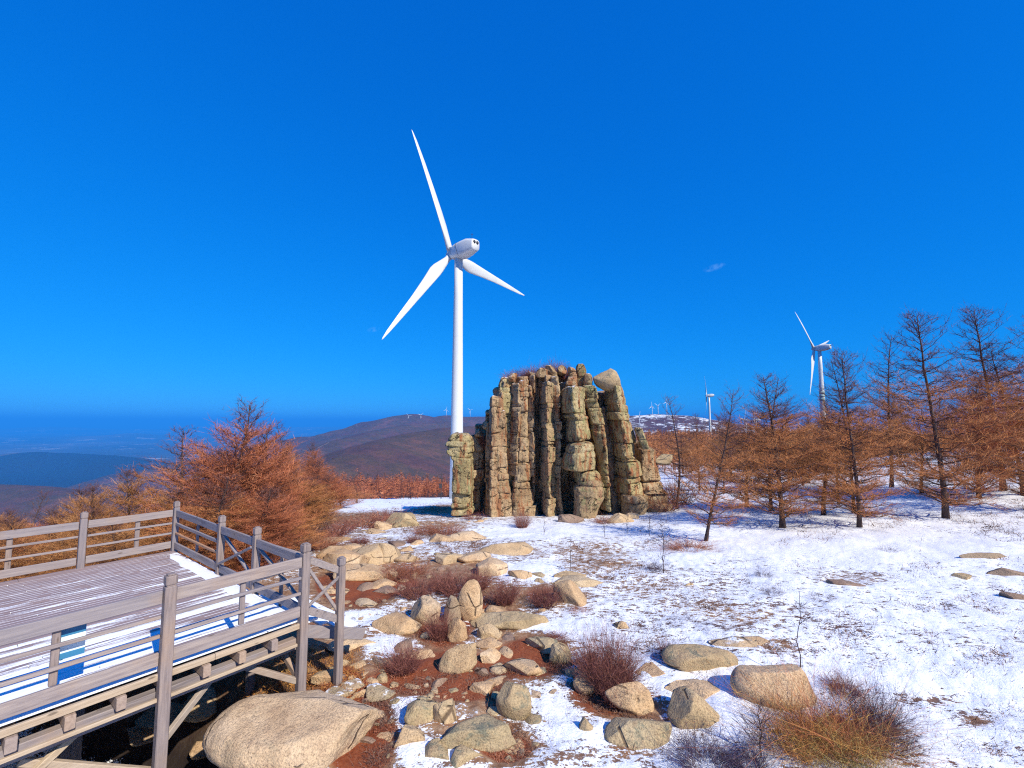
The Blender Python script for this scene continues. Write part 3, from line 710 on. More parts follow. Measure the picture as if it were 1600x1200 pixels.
for i, (px, py, wd, hh) in enumerate([(800, 594, 17, 12), (816, 598, 20, 11), (830, 592, 18, 12), (846, 588, 20, 13), (860, 583, 18, 12), (878, 584, 15, 13), (786, 604, 14, 10), (760, 668, 16, 12), (748, 680, 14, 10)]):
    q = P(px, py, TY + 1.6 + .3 * (i % 3)); o = link('rock', rock_mesh('rock', wd / FPX * q.y, 1.0, hh / FPX * q.y * 1.3, 70 + i, 8), m_tor, loc=q); o.location.z -= .15
    tag(o, 'loose weathered block lying on the top of the tor', 'rock', 'loose blocks on the tor')
# small stones: repeats in the rubble and in the snow
protos = []
for k in range(8):
    protos.append(rock_mesh('rock', 1, .85 + .2 * rnd.random(), .40 + .25 * rnd.random(), 900 + k, 12, 0, .07, ico(3)))
    protos[-1].materials.append([m_rock, m_rock, m_rock_grey, m_rock_brown][k % 4])
pm2 = []
for me in protos:
    m2 = me.copy(); m2.materials.clear(); m2.materials.append(m_rock_grey); pm2.append(m2)
big_spots = [(b[0], b[1], b[2], b[3]) for b in BO]
def clear(px, py, k=.40):
    for a, b, w1, h1 in big_spots:
        if abs(px - a) < w1 * k and -h1 * 1.0 < py - b < h1 * .35: return False
    return True
ZONES = [
 ((505, 845, 650, 925), 16, (22, 46), 'pale tan rock packed into the outcrop beyond the platform', 'rocks packed in the outcrop', protos, 1.0),
 ((560, 930, 890, 1195), 26, (22, 46), 'loose tan rock among the mossy rubble', 'loose rocks in the rubble', protos, 1.0),
 ((505, 870, 690, 1200), 90, (7, 24), 'small tan stone strewn between the platform steps and the wedge slab', 'small stones strewn near the platform', protos, 1.0),
 ((690, 870, 890, 1190), 76, (7, 24), 'small rough stone strewn in the mossy rubble before the tor', 'small stones in the mossy rubble', protos, 1.0),
 ((520, 806, 760, 868), 38, (6, 22), 'small pale stone scattered behind the rock outcrop', 'small stones behind the outcrop', protos, 1.0),
 ((890, 860, 1250, 1195), 34, (5, 18), 'small grey stone half sunk in the snow gully', 'small stones in the snow gully', pm2, 1.0),
 ((1250, 850, 1600, 1190), 20, (4, 12), 'small grey stone half sunk in the open snowfield', 'small stones on the open snowfield', pm2, 1.0),
]
for (x0, y0, x1, y1), n, (s0, s1), lb, gp, pl, _ in ZONES:
    k = 0; tries = 0
    while k < n and tries < 2000:
        tries += 1
        px = rnd.uniform(x0, x1); py = y0 + (y1 - y0) * rnd.random() ** .85
        if not clear(px, py): continue
        if px < 600 and py > 1100 and px < 575: continue
        g = G(px, py); sz = (s0 + (s1 - s0) * rnd.random() ** 2.2) / FPX * g.y * (1.25 if py > 900 else 1)
        o = link('rock', pl[rnd.randrange(len(pl))], loc=(g.x, g.y, g.z - sz * .14)); o.scale = (sz, sz * rnd.uniform(.6, 1.0), sz * rnd.uniform(.5, .9)); o.location.z -= sz * .06; o.rotation_euler = (rnd.uniform(-.2, .2), rnd.uniform(-.2, .2), rnd.uniform(0, 6.28))
        tag(o, lb, 'rock', gp); big_spots.append((px, py, sz * FPX / g.y, sz * FPX / g.y * .6)); k += 1

# ================================================================== WIND TURBINES
M = Mat('turbine_paint', .38, .5)
n = M.noise(.25, 4, .6, M.mapped((1, 1, .12))); M.color(M.ramp(n, [(.3, (.60, .62, .61)), (.7, (.70, .71, .69))])); m_wt = M.m
M = Mat('turbine_dark', .6); M.color((.03, .035, .045)); m_dk = M.m
M = Mat('band_green', .6); M.color((.30, .42, .38)); m_band = M.m
def turbine(hubpx, D, yaw, theta, label, Rr=38.0, towerH=None, base_py=None, detail=True, group='white wind turbines on the plateau', flip=1):
    H = P(hubpx[0], hubpx[1], D)
    e = Vector((math.cos(R(yaw)), math.sin(R(yaw)), 0)); ax = Vector((-e.y, e.x, 0)) * flip    # ax: from the tower towards the rotor
    k = Rr / 38.0
    base = H - ax * 3.6 * k; zb = gz(base.x, base.y) if base_py is None else P(hubpx[0], base_py, D).z
    root = empty('wind_turbine', (base.x, base.y, zb), label=label, cat='wind turbine', group=group)
    tz = H.z - zb - 1.6 * k
    L = MB(); n = 28 if detail else 10
    hs = [0, .17, .33, .5, .66, .83, 1.0]; rr = [2.05, 1.92, 1.79, 1.66, 1.52, 1.39, 1.25]
    if not detail: hs = [0, .5, 1]; rr = [2.05, 1.7, 1.25]
    L.tube([(0, 0, tz * h_) for h_ in hs], [q * k for q in rr], n)
    L.build('tower', m_wt, root, True)
    if detail:
        for hf, rf in ((.004, 2.2), (.33, 1.805), (.66, 1.535)):
            fl = MB(); fl.tube([(0, 0, tz * hf - .12), (0, 0, tz * hf + .12)], rf * k, 28); fl.build('flange', m_wt, root)
        d_ = MB(); d_.beam((0, -2.1, .3), (0, -2.1, 3.0), 1.0, .14); d_.build('door', m_dk, root)
    zc = H.z - zb
    # nacelle: rounded-box loft along the axis
    st = [(3.0, 1.45, 1.5), (2.2, 1.8, 1.95), (.5, 2.05, 2.3), (-2.2, 2.2, 2.55), (-4.8, 2.1, 2.4), (-7.3, 1.6, 1.75), (-7.7, 1.5, 1.6)]
    V = []; F = []; nn = 20
    for (s_, hw, hh_) in st:
        for j in range(nn):
            a = 2 * math.pi * j / nn; ca, sa = math.cos(a), math.sin(a)
            ca = math.copysign(abs(ca) ** .55, ca); sa = math.copysign(abs(sa) ** .55, sa)
            V.append(ax * (s_ * k) + e * (ca * hw * k) + Vector((0, 0, sa * hh_ * k + zc + .25 * k * (1 if s_ < -3 else 0))))
    for i in range(len(st) - 1):
        for j in range(nn): F.append((i * nn + j, i * nn + (j + 1) % nn, (i + 1) * nn + (j + 1) % nn, (i + 1) * nn + j))
    F.append(tuple(reversed(range(nn)))); F.append(tuple((len(st) - 1) * nn + j for j in range(nn)))
    nac = link('nacelle', mk_mesh('nacelle', V, F, True), m_wt, root)
    if detail:
        for s_ in (-.55, .55):
            mb = MB(); c = -ax * 7.4 * k + e * s_ * k * 1.1 + Vector((0, 0, zc + .95 * k)); mb.tube([c + ax * .5 * k, c - ax * .42 * k], .5 * k, 14); mb.build('vent', m_dk, nac, True)
        mb = MB(); c = -ax * 6 * k + Vector((0, 0, zc + 2.1 * k)); mb.tube([c, c + Vector((0, 0, 2.2 * k))], .06 * k, 6); mb.tube([c + Vector((-.4, 0, 1.7 * k)), c + Vector((.4, 0, 1.7 * k))], .05, 5); mb.build('wind_vane', m_dk, nac)
        for s_ in (-1.2, 1.9):
            mb = MB(); hw_, hh2 = (2.17, 2.49) if s_ < 0 else (1.87, 2.04)
            lp = []
            for j in range(33):
                a = 2 * math.pi * j / 32; ca, sa = math.cos(a), math.sin(a); ca = math.copysign(abs(ca) ** .55, ca); sa = math.copysign(abs(sa) ** .55, sa); lp.append(ax * ((s_ + sa * .8) * k) + e * ca * hw_ * k + Vector((0, 0, sa * hh2 * k + zc)))
            mb.tube(lp, .05 * k, 5, False); mb.build('panel_seam', m_dk, nac)
        mb = MB()
        for zz in (-2.0,): mb.tube([ax * 1.4 + Vector((0, 0, zc + zz * k - .02)), -ax * 1.4 + Vector((0, 0, zc + zz * k - .02))], .12, 6)
        mb.tube([Vector((0, 0, tz - .25)), Vector((0, 0, tz + .3))], 1.34 * k, 24); mb.build('yaw_ring', m_dk, root, True)
    # spinner
    V = []; F = []; pr = [(-.5, 1.4), (0, 1.5), (.8, 1.45), (1.5, 1.15), (2.0, .7), (2.25, .2)]
    for s_, q in pr:
        for j in range(nn):
            a = 2 * math.pi * j / nn; V.append(ax * ((3.4 + s_) * k) + e * (math.cos(a) * q * k) + Vector((0, 0, math.sin(a) * q * k + zc)))
    for i in range(len(pr) - 1):
        for j in range(nn): F.append((i * nn + j, i * nn + (j + 1) % nn, (i + 1) * nn + (j + 1) % nn, (i + 1) * nn + j))
    F.append(tuple((len(pr) - 1) * nn + j for j in range(nn))); F.append(tuple(reversed(range(nn))))
    link('hub', mk_mesh('hub', V, F, True), m_wt, root)
    prof = [(f_, c_ * 1.02, t_, w_) for f_, c_, t_, w_ in [(0, .95, .95, 0), (.04, .95, .95, 0), (.10, 1.3, .75, .25), (.17, 1.75, .55, .32), (.22, 1.85, .42, .3), (.35, 1.5, .30, .2), (.55, 1.08, .2, .1), (.75, .78, .13, .04), (.92, .45, .08, 0), (.985, .2, .05, 0), (1, .06, .03, 0)]]
    for q in range(3):
        t = R(theta + 120 * q); rd_ = Vector((0, 0, math.cos(t))) + e * math.sin(t); tn = -Vector((0, 0, math.sin(t))) + e * math.cos(t)
        V = []; F = []; nb = 14
        for (f_, ch, tk, tw) in prof:
            tw_ = tw + R(4)
            cd = tn * math.cos(tw_) + ax * math.sin(tw_); td = ax * math.cos(tw_) - tn * math.sin(tw_)
            c = ax * 3.7 * k + Vector((0, 0, zc)) + rd_ * (1.0 + f_ * (Rr - 1.0)) + cd * (ch - .95) * .55 * k + ax * (1.5 * f_ * f_ * k)
            for j in range(nb):
                a = 2 * math.pi * j / nb; V.append(c + cd * (math.cos(a) * ch * k) + td * (math.sin(a) * tk * k))
        for i in range(len(prof) - 1):
            for j in range(nb): F.append((i * nb + j, i * nb + (j + 1) % nb, (i + 1) * nb + (j + 1) % nb, (i + 1) * nb + j))
        F.append(tuple((len(prof) - 1) * nb + j for j in range(nb))); F.append(tuple(reversed(range(nb))))
        link('blade', mk_mesh('blade', V, F, True), m_wt, root)
    return root
T1 = turbine((705, 398), 138, 48, 98, 'huge white wind turbine towering beside the rock tor')
T2 = turbine((1272, 545), 350, 36, 74, 'white wind turbine rising behind the crowd of larches', flip=1)
# painted band low on its tower
mb = MB(); tz2 = 0
b0 = T2.location; zc = P(1277, 612, 350).z - b0.z
for i in range(3):
    mb.tube([(0, 0, zc - i * 2.6 - 1.9), (0, 0, zc - i * 2.6)], 1.86, 20)
mb.build('painted_band', m_band, T2, True)
turbine((1104, 618), 740, 69, 24, 'white wind turbine between the two leaning larches, seen almost edge on', flip=1)
turbine((1163, 657), 1050, 50, 40, 'distant white turbine low behind the branches, its rotor turned toward the viewer', detail=False)
turbine((1178, 656), 900, 70, 0, 'distant white turbine low behind the branches, nearly edge on', detail=False)
def far_turbine(px, bpy_, hpy, yaw, th, label, D):
    turbine((px, hpy), D, yaw, th, label, base_py=bpy_ + 1.2, detail=False, group='tiny wind turbines on the far ridge', Rr=27.0)
for q in [(605, 669, 658, 30, 20, 'tiny wind turbine lowest on the far ridge slope', 3450), (638.5, 662, 650, 40, 80, 'tiny wind turbine just before the dark summit', 3400), (657.5, 658, 648.5, 20, 50, 'tiny wind turbine just past the dark summit', 3400),
          (697.5, 650, 640, 30, 10, 'tiny wind turbine on the ridge beside the great tower', 3550), (734.5, 651, 641, 30, 70, 'tiny wind turbine on the ridge between great tower and tor', 3550),
          (1018.5, 648, 635, 30, 0, 'tiny wind turbine first of three on the snowy flat-topped hill', 2400), (1027.5, 648, 634, 30, 60, 'tiny wind turbine second of three on the snowy flat-topped hill', 2400), (1041, 647, 628, 30, 5, 'tallest of three tiny wind turbines on the snowy flat-topped hill', 2400),
          (998.5, 668, 651, 30, 20, 'tiny wind turbine in front of the snowy flat-topped hill', 2000)]:
    far_turbine(*q[:6], q[6])
# utility pole by the great tower
g = G(692, 775); g = Vector((T1.location.x - 4.2, T1.location.y - 2, gz(T1.location.x - 4.2, T1.location.y - 2)))
up = empty('utility_pole', g, label='dark pole with crossarms and transformer box at the foot of the great tower', cat='utility pole')
M = Mat('dark_wood', .9); M.color((.05, .04, .04)); m_dw = M.m
mb = MB(); mb.tube([(0, 0, 0), (0, 0, 7.5)], [.16, .10], 8); mb.build('pole', m_dw, up)
for z_ in (7.0, 6.0): mb = MB(); mb.beam((-.9, 0, z_), (.9, 0, z_), .14, .14); mb.build('crossarm', m_dw, up)
mb = MB(); mb.beam((-.1, -.45, 3.2), (-.1, -.45, 4.4), .8, .7, up=(0, 1, 0)); mb.tube([(-.3, -.45, 4.4), (-.3, -.45, 4.7)], .06); mb.tube([(.1, -.45, 4.4), (.1, -.45, 4.7)], .06); mb.build('transformer_box', m_dw, up)

# ================================================================== VIEWING PLATFORM
ZD = -3.3
O = hit_z(472, 967, ZD)
dv = Vector(((1343 - 800) / FPX, math.cos(PITCH), 0)); dv.normalize()          # along the boards
dw = Vector((-dv.y, dv.x, 0))                                                   # across, away from us
# depth of the platform so that its far corner falls where it does in the photo
Wd = min(np.arange(3, 9, .02), key=lambda t: abs(proj(O + dw * t)[1] - 860))
def D_(s, t, z=0.0): return Vector((s, t, z))           # local platform coordinates
plat = empty('viewing_platform', (O.x, O.y, ZD), label='weathered timber viewing platform on posts with plank railings and patchy snow', cat='viewing platform')
plat.rotation_euler.z = math.atan2(dv.y, dv.x)
def s_at(px, t, zz=0.0):
    best = min(np.arange(-14, 3, .01), key=lambda s_: abs(proj(O + dv * s_ + dw * t + Vector((0, 0, zz)))[0] - px)); return float(best)
def t_at(px, s_=0.0, zz=0.0):
    return float(min(np.arange(-1, 9, .01), key=lambda t: abs(proj(O + dv * s_ + dw * t + Vector((0, 0, zz)))[0] - px)))
SL = -13.0
def timber(name, base, dark, mid, axis, redden=0):
    M = Mat(name, .82, .2)
    sc_ = [(1, 14, 14), (14, 1, 14), (14, 14, 1)][axis]
    v = M.mapped(sc_); g_ = M.noise(2.0, 6, .65, v, .3); r = M.obrand(); fine = M.noise(9, 4, .7, v)
    bl = M.noise(1.3, 4, .6)
    c = M.ramp(g_, [(.28, dark), (.5, base), (.72, mid)])
    c = M.mix(M.math('MULTIPLY', r, .5), c, M.mix(r, (.40, .30, .24), (.22, .21, .24)))
    c = M.mix(M.math('MULTIPLY', M.smooth(bl, .5, .7), .45), c, (.36, .24, .16))
    c = M.mix(M.math('MULTIPLY', M.smooth(M.noise(1.0, 5, .7, M.mapped(tuple(q * .35 for q in sc_))), .55, .72), .6), c, (.11, .09, .09))
    kn = M.vor(1.7, M.mapped([(1, 3, 3), (3, 1, 3), (3, 3, 1)][axis])); c = M.mix(M.math('MULTIPLY', M.smooth(kn, .10, .05), .7), c, (.10, .07, .05))
    M.color(c); M.bump(M.math('ADD', g_, M.math('MULTIPLY', fine, .5)), .6, .008); return M.m
m_w0 = timber('timber_rail', (.30, .25, .235), (.17, .14, .145), (.42, .35, .30), 0)
m_w1 = timber('timber_rail_cross', (.28, .24, .23), (.15, .13, .14), (.38, .32, .29), 1)
m_w2 = timber('timber_post', (.25, .20, .185), (.125, .10, .10), (.37, .29, .245), 2)
m_wy = timber('timber_beam', (.48, .37, .25), (.34, .25, .16), (.58, .46, .33), 0)
m_wyc = timber('timber_joist', (.40, .28, .19), (.26, .17, .11), (.50, .37, .26), 1)
m_wo = timber('timber_orange', (.62, .27, .06), (.45, .18, .04), (.70, .36, .10), 1)
# deck boards: boards with real gaps
M = Mat('deck_boards', .75, .25)
v = M.mapped((1, 14, 14)); oc = M.co.outputs['Object']
bx = M.math('FLOOR', M.math('DIVIDE', M.sep(oc, 1), .125)); wn = M.n.new('ShaderNodeTexWhiteNoise'); wn.noise_dimensions = '1D'; M.L(bx, wn.inputs['W'])
g_ = M.noise(1.6, 6, .65, v)
c = M.ramp(g_, [(.3, (.15, .115, .12)), (.5, (.27, .20, .20)), (.72, (.38, .29, .26))])
c = M.mix(M.math('MULTIPLY', wn.outputs[0], .5), c, (.36, .26, .22))
sx = M.sep(oc, 0); ty = M.sep(oc, 1)
sn1 = M.noise(1.0, 5, .62, M.mapped((.30, 4.0, 1)), .4); sn2 = M.noise(3.5, 5, .7, M.mapped((.5, 6.0, 1)))
cov = M.math('MULTIPLY_ADD', M.math('SUBTRACT', M.math('MULTIPLY', ty, .5), M.math('MULTIPLY', sx, -.0)), -.16, .36)   # more snow toward the near edge
edge = M.smooth(ty, .75, .0); cov = M.math('ADD', cov, M.math('MULTIPLY', edge, .22))
right = M.smooth(sx, -.55, .0); cov = M.math('ADD', cov, M.math('MULTIPLY', right, .25))
farp = M.math('MULTIPLY', M.smooth(ty, 3.8, 6.2), M.smooth(sx, -2.5, -.6)); cov = M.math('SUBTRACT', cov, M.math('MULTIPLY', farp, .0))
k_ = M.math('ADD', M.math('ADD', M.math('MULTIPLY', M.math('SUBTRACT', sn1, .5), 1.5), M.math('MULTIPLY', M.math('SUBTRACT', sn2, .5), .9)), M.math('SUBTRACT', cov, .19))
k_ = M.math('ADD', k_, M.math('MULTIPLY', M.math('SUBTRACT', wn.outputs[0], .5), .28))
sm = M.smooth(k_, -.02, .06)
M.color(M.mix(sm, c, SNOW)); M.bump(M.math('ADD', M.math('MULTIPLY', sm, .8), M.math('MULTIPLY', g_, .3)), .5, .02); m_deck = M.m
mb = MB(); t = .03; bw = .112
while t < Wd - .05:
    x = SL
    j = rnd.uniform(1.5, 3.5)
    xs = [SL]
    while xs[-1] + 3.6 < 0: xs.append(xs[-1] + (j if len(xs) == 1 else 3.6))
    xs.append(0.0)
    for a, b in zip(xs[:-1], xs[1:]):
        mb.beam((a + .004, t + bw / 2, -.02 + rnd.uniform(-.002, .002)), (b - .004 + (rnd.uniform(-.01, .02) if b == 0 else 0), t + bw / 2, -.02), bw, .036, bev=.004)
    t += .125
mb.build('deck_boards', m_deck, plat)
# snow caught in the gaps between the boards
M = Mat('snow_strip', .6); n_ = M.noise(6, 4); M.color(SNOW); M.bump(n_, .3, .02); m_snow = M.m
mb = MB(); t = .03 + bw + .0065
while t < Wd - .08:
    x = SL
    while x < -.1:
        l_ = rnd.uniform(.4, 2.4)
        if rnd.random() < .9: mb.beam((x, t, -.018), (min(x + l_, -.02), t, -.018), .0125, .03, bev=.001)
        x += l_ + rnd.uniform(.02, .25)
    t += .125
# drift along the near edge and the right-hand edge
def drift(mb, pts, wid, ht, seed):
    V = []; F = []; n = 7
    for i, p_ in enumerate(pts):
        p_ = Vector(p_); d = (Vector(pts[min(i + 1, len(pts) - 1)]) - Vector(pts[max(0, i - 1)])).normalized(); s_ = Vector((-d.y, d.x, 0))
        e_ = min(1, min(i, len(pts) - 1 - i) / 3 + .05); ww = wid * (1 + .5 * float(fbm(np.array([i * .35 + seed]), np.array([seed * 1.7]))[0])) * e_
        for j in range(n):
            a = math.pi * j / (n - 1); V.append(p_ + s_ * math.cos(a) * ww / 2 + Vector((0, 0, math.sin(a) * ht * (1 + .3 * rnd.uniform(-1, 1)) * e_)))
    for i in range(len(pts) - 1):
        for j in range(n - 1): F.append((i * n + j, i * n + j + 1, (i + 1) * n + j + 1, (i + 1) * n + j))
    mb.add(V, F)
x = SL
while x < -.6:
    l_ = rnd.uniform(1.0, 2.6); b = min(x + l_, -.1); N_ = max(6, int((b - x) / .12))
    drift(mb, [(x + (b - x) * i / (N_ - 1), .19 + .05 * math.sin(i * .5), -.004) for i in range(N_)], .26, .022, x); x = b + rnd.uniform(.0, .3)
drift(mb, [(-.16, .2 + i * .13, -.004) for i in range(int(Wd / .13) - 2)], .26, .022, 4.2)
mb.build('deck_snow', m_snow, plat, True)
# fascia, joists, bearer
mb = MB(); x = SL
while x < -.01:
    b = min(x + 3.9, .02); mb.beam((x, -.03, -.085), (b - .006, -.03, -.085), .05, .085, bev=.006, warp=.002); x = b
mb.build('edge_beam', m_wy, plat)
mb = MB(); mb.beam((0.035, .03, -.09), (.035, Wd, -.09), .05, .1); mb.build('edge_beam', m_wyc, plat)
mb = MB(); mb.beam((SL, Wd + .03, -.09), (0, Wd + .03, -.09), .05, .1); mb.build('edge_beam', m_w0, plat)
js = [s_at(q, 0, -.25) for q in (425, 368, 310, 237, 172, 90)] + [s_at(15, 0, -.25)]
dj = (js[0] - js[-1]) / (len(js) - 1)
s_ = js[0] + 0
jl = [js[0] - dj * i for i in range(0, int((js[0] - SL) / dj))]
for s_ in jl:
    mb = MB(); mb.beam((s_, -.10, -.22), (s_, Wd, -.22), .10, .16, warp=.002); mb.build('joist', m_wyc, plat)
for tt in (.12, Wd * .5, Wd - .3):
    mb = MB(); mb.beam((SL, tt, -.40), (-.05, tt, -.40), .14, .18); mb.build('bearer', m_w0, plat)
mb = MB(); mb.beam((SL, -.05, -.37), (-.1, -.05, -.37), .05, .05); mb.build('ledger_board', m_wy, plat)
# posts
def gl(s_, t):   # ground height in platform coordinates
    p_ = O + dv * s_ + dw * t; return gz(p_.x, p_.y) - ZD
def post(s_, t, top, wd=.15, bottom=None, cap=True, name='post'):
    b = gl(s_, t) - .25 if bottom is None else bottom
    mb = MB(); u = (1, 0, 0)
    mb.beam((s_, t, b), (s_, t, top - .16), wd, wd, up=u, bev=.01, warp=.002)
    po = mb.build(name, m_w2, plat)
    mb = MB(); mb.beam((s_, t, top - .162), (s_, t, top - .135), wd * .80, wd * .80, up=u, bev=.004)
    mb.beam((s_, t, top - .137), (s_, t, top - .02), wd * 1.0, wd * 1.0, up=u, bev=.012); mb.beam((s_, t, top - .02), (s_, t, top), wd * .7, wd * .7, up=u, bev=.01)
    mb.build('post_cap', m_w2, po); return po
TOP = 1.25
near_posts = [0.0, s_at(256, -.04, 0)]; step = near_posts[0] - near_posts[1]
k = 2
while near_posts[-1] - step > SL: near_posts.append(-step * k); k += 1
for s_ in near_posts: post(s_, -.09 if s_ < -.1 else -.03, TOP, .135)
far_posts = [0.0, s_at(127, Wd, .4)]; fs = far_posts[0] - far_posts[1]
while far_posts[-1] - fs > SL: far_posts.append(far_posts[-1] - fs)
for s_ in far_posts: post(s_, Wd - (0 if s_ < -.1 else .0), TOP, .125)
side_posts = [0.0, t_at(397, 0, .3), t_at(342, 0, .3), Wd]
for t in side_posts[1:-1]: post(0.02, t, TOP, .125)
def rail(a, b, z, ht, wd, mat, name='rail', z2=None, w_=.003):
    mb = MB(); mb.beam((a[0], a[1], z), (b[0], b[1], z2 if z2 is not None else z), wd, ht, bev=.006, warp=w_); mb.build(name, mat, plat)
def bay(a, b, mat, mids=True, side=0):
    """one railing bay between two posts at a and b"""
    d = (Vector(b) - Vector(a)).normalized() * .08; a2 = Vector(a) + d; b2 = Vector(b) - d
    rail(a2, b2, .955, .17, .045, mat, 'top_rail'); rail(a2, b2, .16, .17, .045, mat, 'bottom_rail')
    if mids:
        rail(a2, b2, .70, .045, .045, mat, 'middle_rail'); rail(a2, b2, .45, .045, .045, mat, 'middle_rail')
for a, b in zip(near_posts[:-1], near_posts[1:]):
    bay((b, -.06), (a, -.06), m_w0)
for px in (85, 378):
    s_ = s_at(px, 0, .5); mb = MB(); mb.beam((s_, -.01, .245), (s_, -.01, .868), .075, .05, up=(0, 1, 0)); mb.build('baluster', m_w2, plat)
for a, b in zip(far_posts[:-1], far_posts[1:]):
    bay((b, Wd), (a, Wd), m_w0)
for px in (215, 13):
    s_ = s_at(px, Wd, .5); mb = MB(); mb.beam((s_, Wd + .05, .2), (s_, Wd + .05, .92), .09, .05, up=(0, 1, 0)); mb.build('baluster', m_w2, plat)
for i, (a, b) in enumerate(zip(side_posts[:-1], side_posts[1:])):
    d0 = .08; x_ = .0
    rail((x_, a + d0), (x_, b - d0), .955, .16, .045, m_w1, 'top_rail')
    rail((x_, a + d0), (x_, b - d0), .14, .16, .045, m_w1, 'bottom_rail')
    if i == 2:
        rail((x_, a + d0), (x_, b - d0), .68, .07, .045, m_w1, 'middle_rail'); rail((x_, a + d0), (x_, b - d0), .44, .05, .045, m_wo, 'middle_rail')
        m_ = (a + b) / 2; mb = MB(); mb.beam((x_ + .04, m_, .22), (x_ + .04, m_, .875), .07, .045, up=(1, 0, 0)); mb.build('baluster', m_w2, plat)
    else:
        mb = MB(); mb.beam((x_ + .03, a + d0, .24), (x_ + .03, b - d0, .86), .045, .06, up=(1, 0, 0)); mb.build('brace', m_w1, plat)
        mb = MB(); mb.beam((x_ - .03, a + d0, .86), (x_ - .03, b - d0, .24), .045, .06, up=(1, 0, 0)); mb.build('brace', m_w1, plat)
        if i == 0:
            m_ = (a + b) / 2; mb = MB(); mb.beam((x_ + .08, m_, -.05), (x_ + .08, m_, .875), .07, .045, up=(1, 0, 0)); mb.build('baluster', m_w2, plat)
# under-deck legs and braces
for s_ in far_posts[:4] + near_posts[1:3]:
    for t in (Wd * .5,):
        mb = MB(); mb.beam((s_ - .4, t, gl(s_ - .4, t) - .3), (s_ - .4, t, -.49), .14, .14, up=(1, 0, 0)); mb.build('support_leg', m_w2, plat)
def brace(a, b, mat=None, w1=.07, h1=.09):
    mb = MB(); mb.beam(a, b, w1, h1, warp=.002); mb.build('brace', mat or m_wy, plat)
s1 = near_posts[1]
brace((s1 - .03, .0, -1.30), (s1 - 1.25, .3, -.62)); brace((s1 + .03, .0, -.98), (s1 + .85, .35, -.42)); brace((-.04, .02, -.98), (-.95, .3, -.42)); brace((-.02, .05, -.92), (-.10, .95, -.42), m_wyc)
brace((near_posts[2] + .05, 0, -1.2), (near_posts[2] + 1.2, .3, -.5))
# steps leading down beyond the corner
sp = hit_z(530, 985, -3.62); q = sp - O; ls, lt = q.dot(dv), q.dot(dw)
post(ls, lt, .93, .12)
g0 = Vector((0.08, -.03)); g1 = Vector((ls - .02, lt))
rail((g0.x, g0.y), (g1.x, g1.y), .95, .11, .045, m_w1, 'top_rail', z2=.70); rail((g0.x, g0.y), (g1.x, g1.y), .12, .12, .045, m_w1, 'bottom_rail', z2=-.12)
mb = MB(); mb.beam((g0.x, g0.y + .02, .80), (g1.x, g1.y + .02, .0), .05, .04, up=(0, 1, 0)); mb.build('brace', m_w1, plat)
mb = MB(); mb.beam((g0.x, g0.y - .02, .2), (g1.x, g1.y - .02, .62), .05, .04, up=(0, 1, 0)); mb.build('brace', m_w1, plat)
for i in range(4):
    x0 = .10 + i * .27; zt = -.13 - i * .12; mb = MB()
    mb.beam((x0 + .12, .10, zt), (x0 + .12, 2.0, zt), .25, .04); mb.build('stair_tread', m_deck, plat)
for t in (.06, 2.05):
    mb = MB(); mb.beam((.02, t, -.22), (1.25, t, -.70), .05, .2); mb.build('stair_stringer', m_w0, plat)
# second hand rail on the far side of the steps
post(1.15, 2.15, .55, .10); rail((.05, side_posts[1] + .05), (1.10, 2.15), .95, .08, .045, m_w0, 'top_rail', z2=.42)
# information sign fixed on the inner side of the near railing
M = Mat('sign_blue', .5, .4); M.color((.04, .20, .36)); m_sb = M.m
M = Mat('sign_white', .4, .5); M.color(M.ramp(M.noise(4), [(.3, (.62, .76, .80)), (.7, (.72, .84, .86))])); m_sw = M.m
sa, sb_ = s_at(91, 0, .5), s_at(133, 0, .5)
sg = empty('information_sign', O + dv * ((sa + sb_) / 2) + dw * .06 + Vector((0, 0, .42)), label='small blue-framed white notice board fixed behind the near railing', cat='sign'); sg.rotation_euler.z = plat.rotation_euler.z
L_ = (sb_ - sa) / 2
mb = MB(); mb.beam((-L_, 0, .23), (L_, 0, .23), .012, .20, bev=.002); mb.build('panel', m_sw, sg)
mb = MB(); mb.beam((-L_, -.002, .37), (L_, -.002, .37), .02, .09, bev=.002); mb.build('panel_border', m_sb, sg); mb = MB(); mb.beam((-L_, -.002, .10), (L_, -.002, .10), .02, .07, bev=.002); mb.build('panel_border', m_sb, sg)
mb = MB(); mb.beam((-L_ + .03, .02, .05), (-L_ + .03, .02, .42), .03, .02, up=(0, 1, 0)); mb.build('bracket', m_dk, sg)

# ================================================================== VEGETATION
def unit(v): return v / np.maximum(np.linalg.norm(v, axis=-1, keepdims=True), 1e-9)
def strands(base, d, ln, wd, bend, M_=3, rs_=None, tip=.15):
    """N tapered, bent twigs; returns vertices, quads and a per-vertex random tint"""
    rs_ = rs_ or rs; N = len(base); d = unit(d); s_ = unit(np.cross(d, rs_.randn(N, 3)))
    t = np.linspace(0, 1, M_ + 1)
    c = base[:, None, :] + d[:, None, :] * (ln[:, None] * t[None])[..., None] + bend[:, None, :] * ((t ** 2)[None] * ln[:, None])[..., None]
    w_ = wd[:, None] * (1 - (1 - tip) * t)[None] / 2
    V = np.stack([c - s_[:, None, :] * w_[..., None], c + s_[:, None, :] * w_[..., None]], 2).reshape(N, -1, 3)
    b = (np.arange(N) * 2 * (M_ + 1))[:, None]; k = (np.arange(M_) * 2)[None]
    F = np.stack([b + k, b + k + 1, b + k + 3, b + k + 2], -1).reshape(-1, 4)
    tint = np.repeat(rs_.rand(N), 2 * (M_ + 1))
    hh = np.repeat(np.tile(t, N).reshape(N, -1), 2, axis=1).reshape(-1)
    return V.reshape(-1, 3), F, tint, c
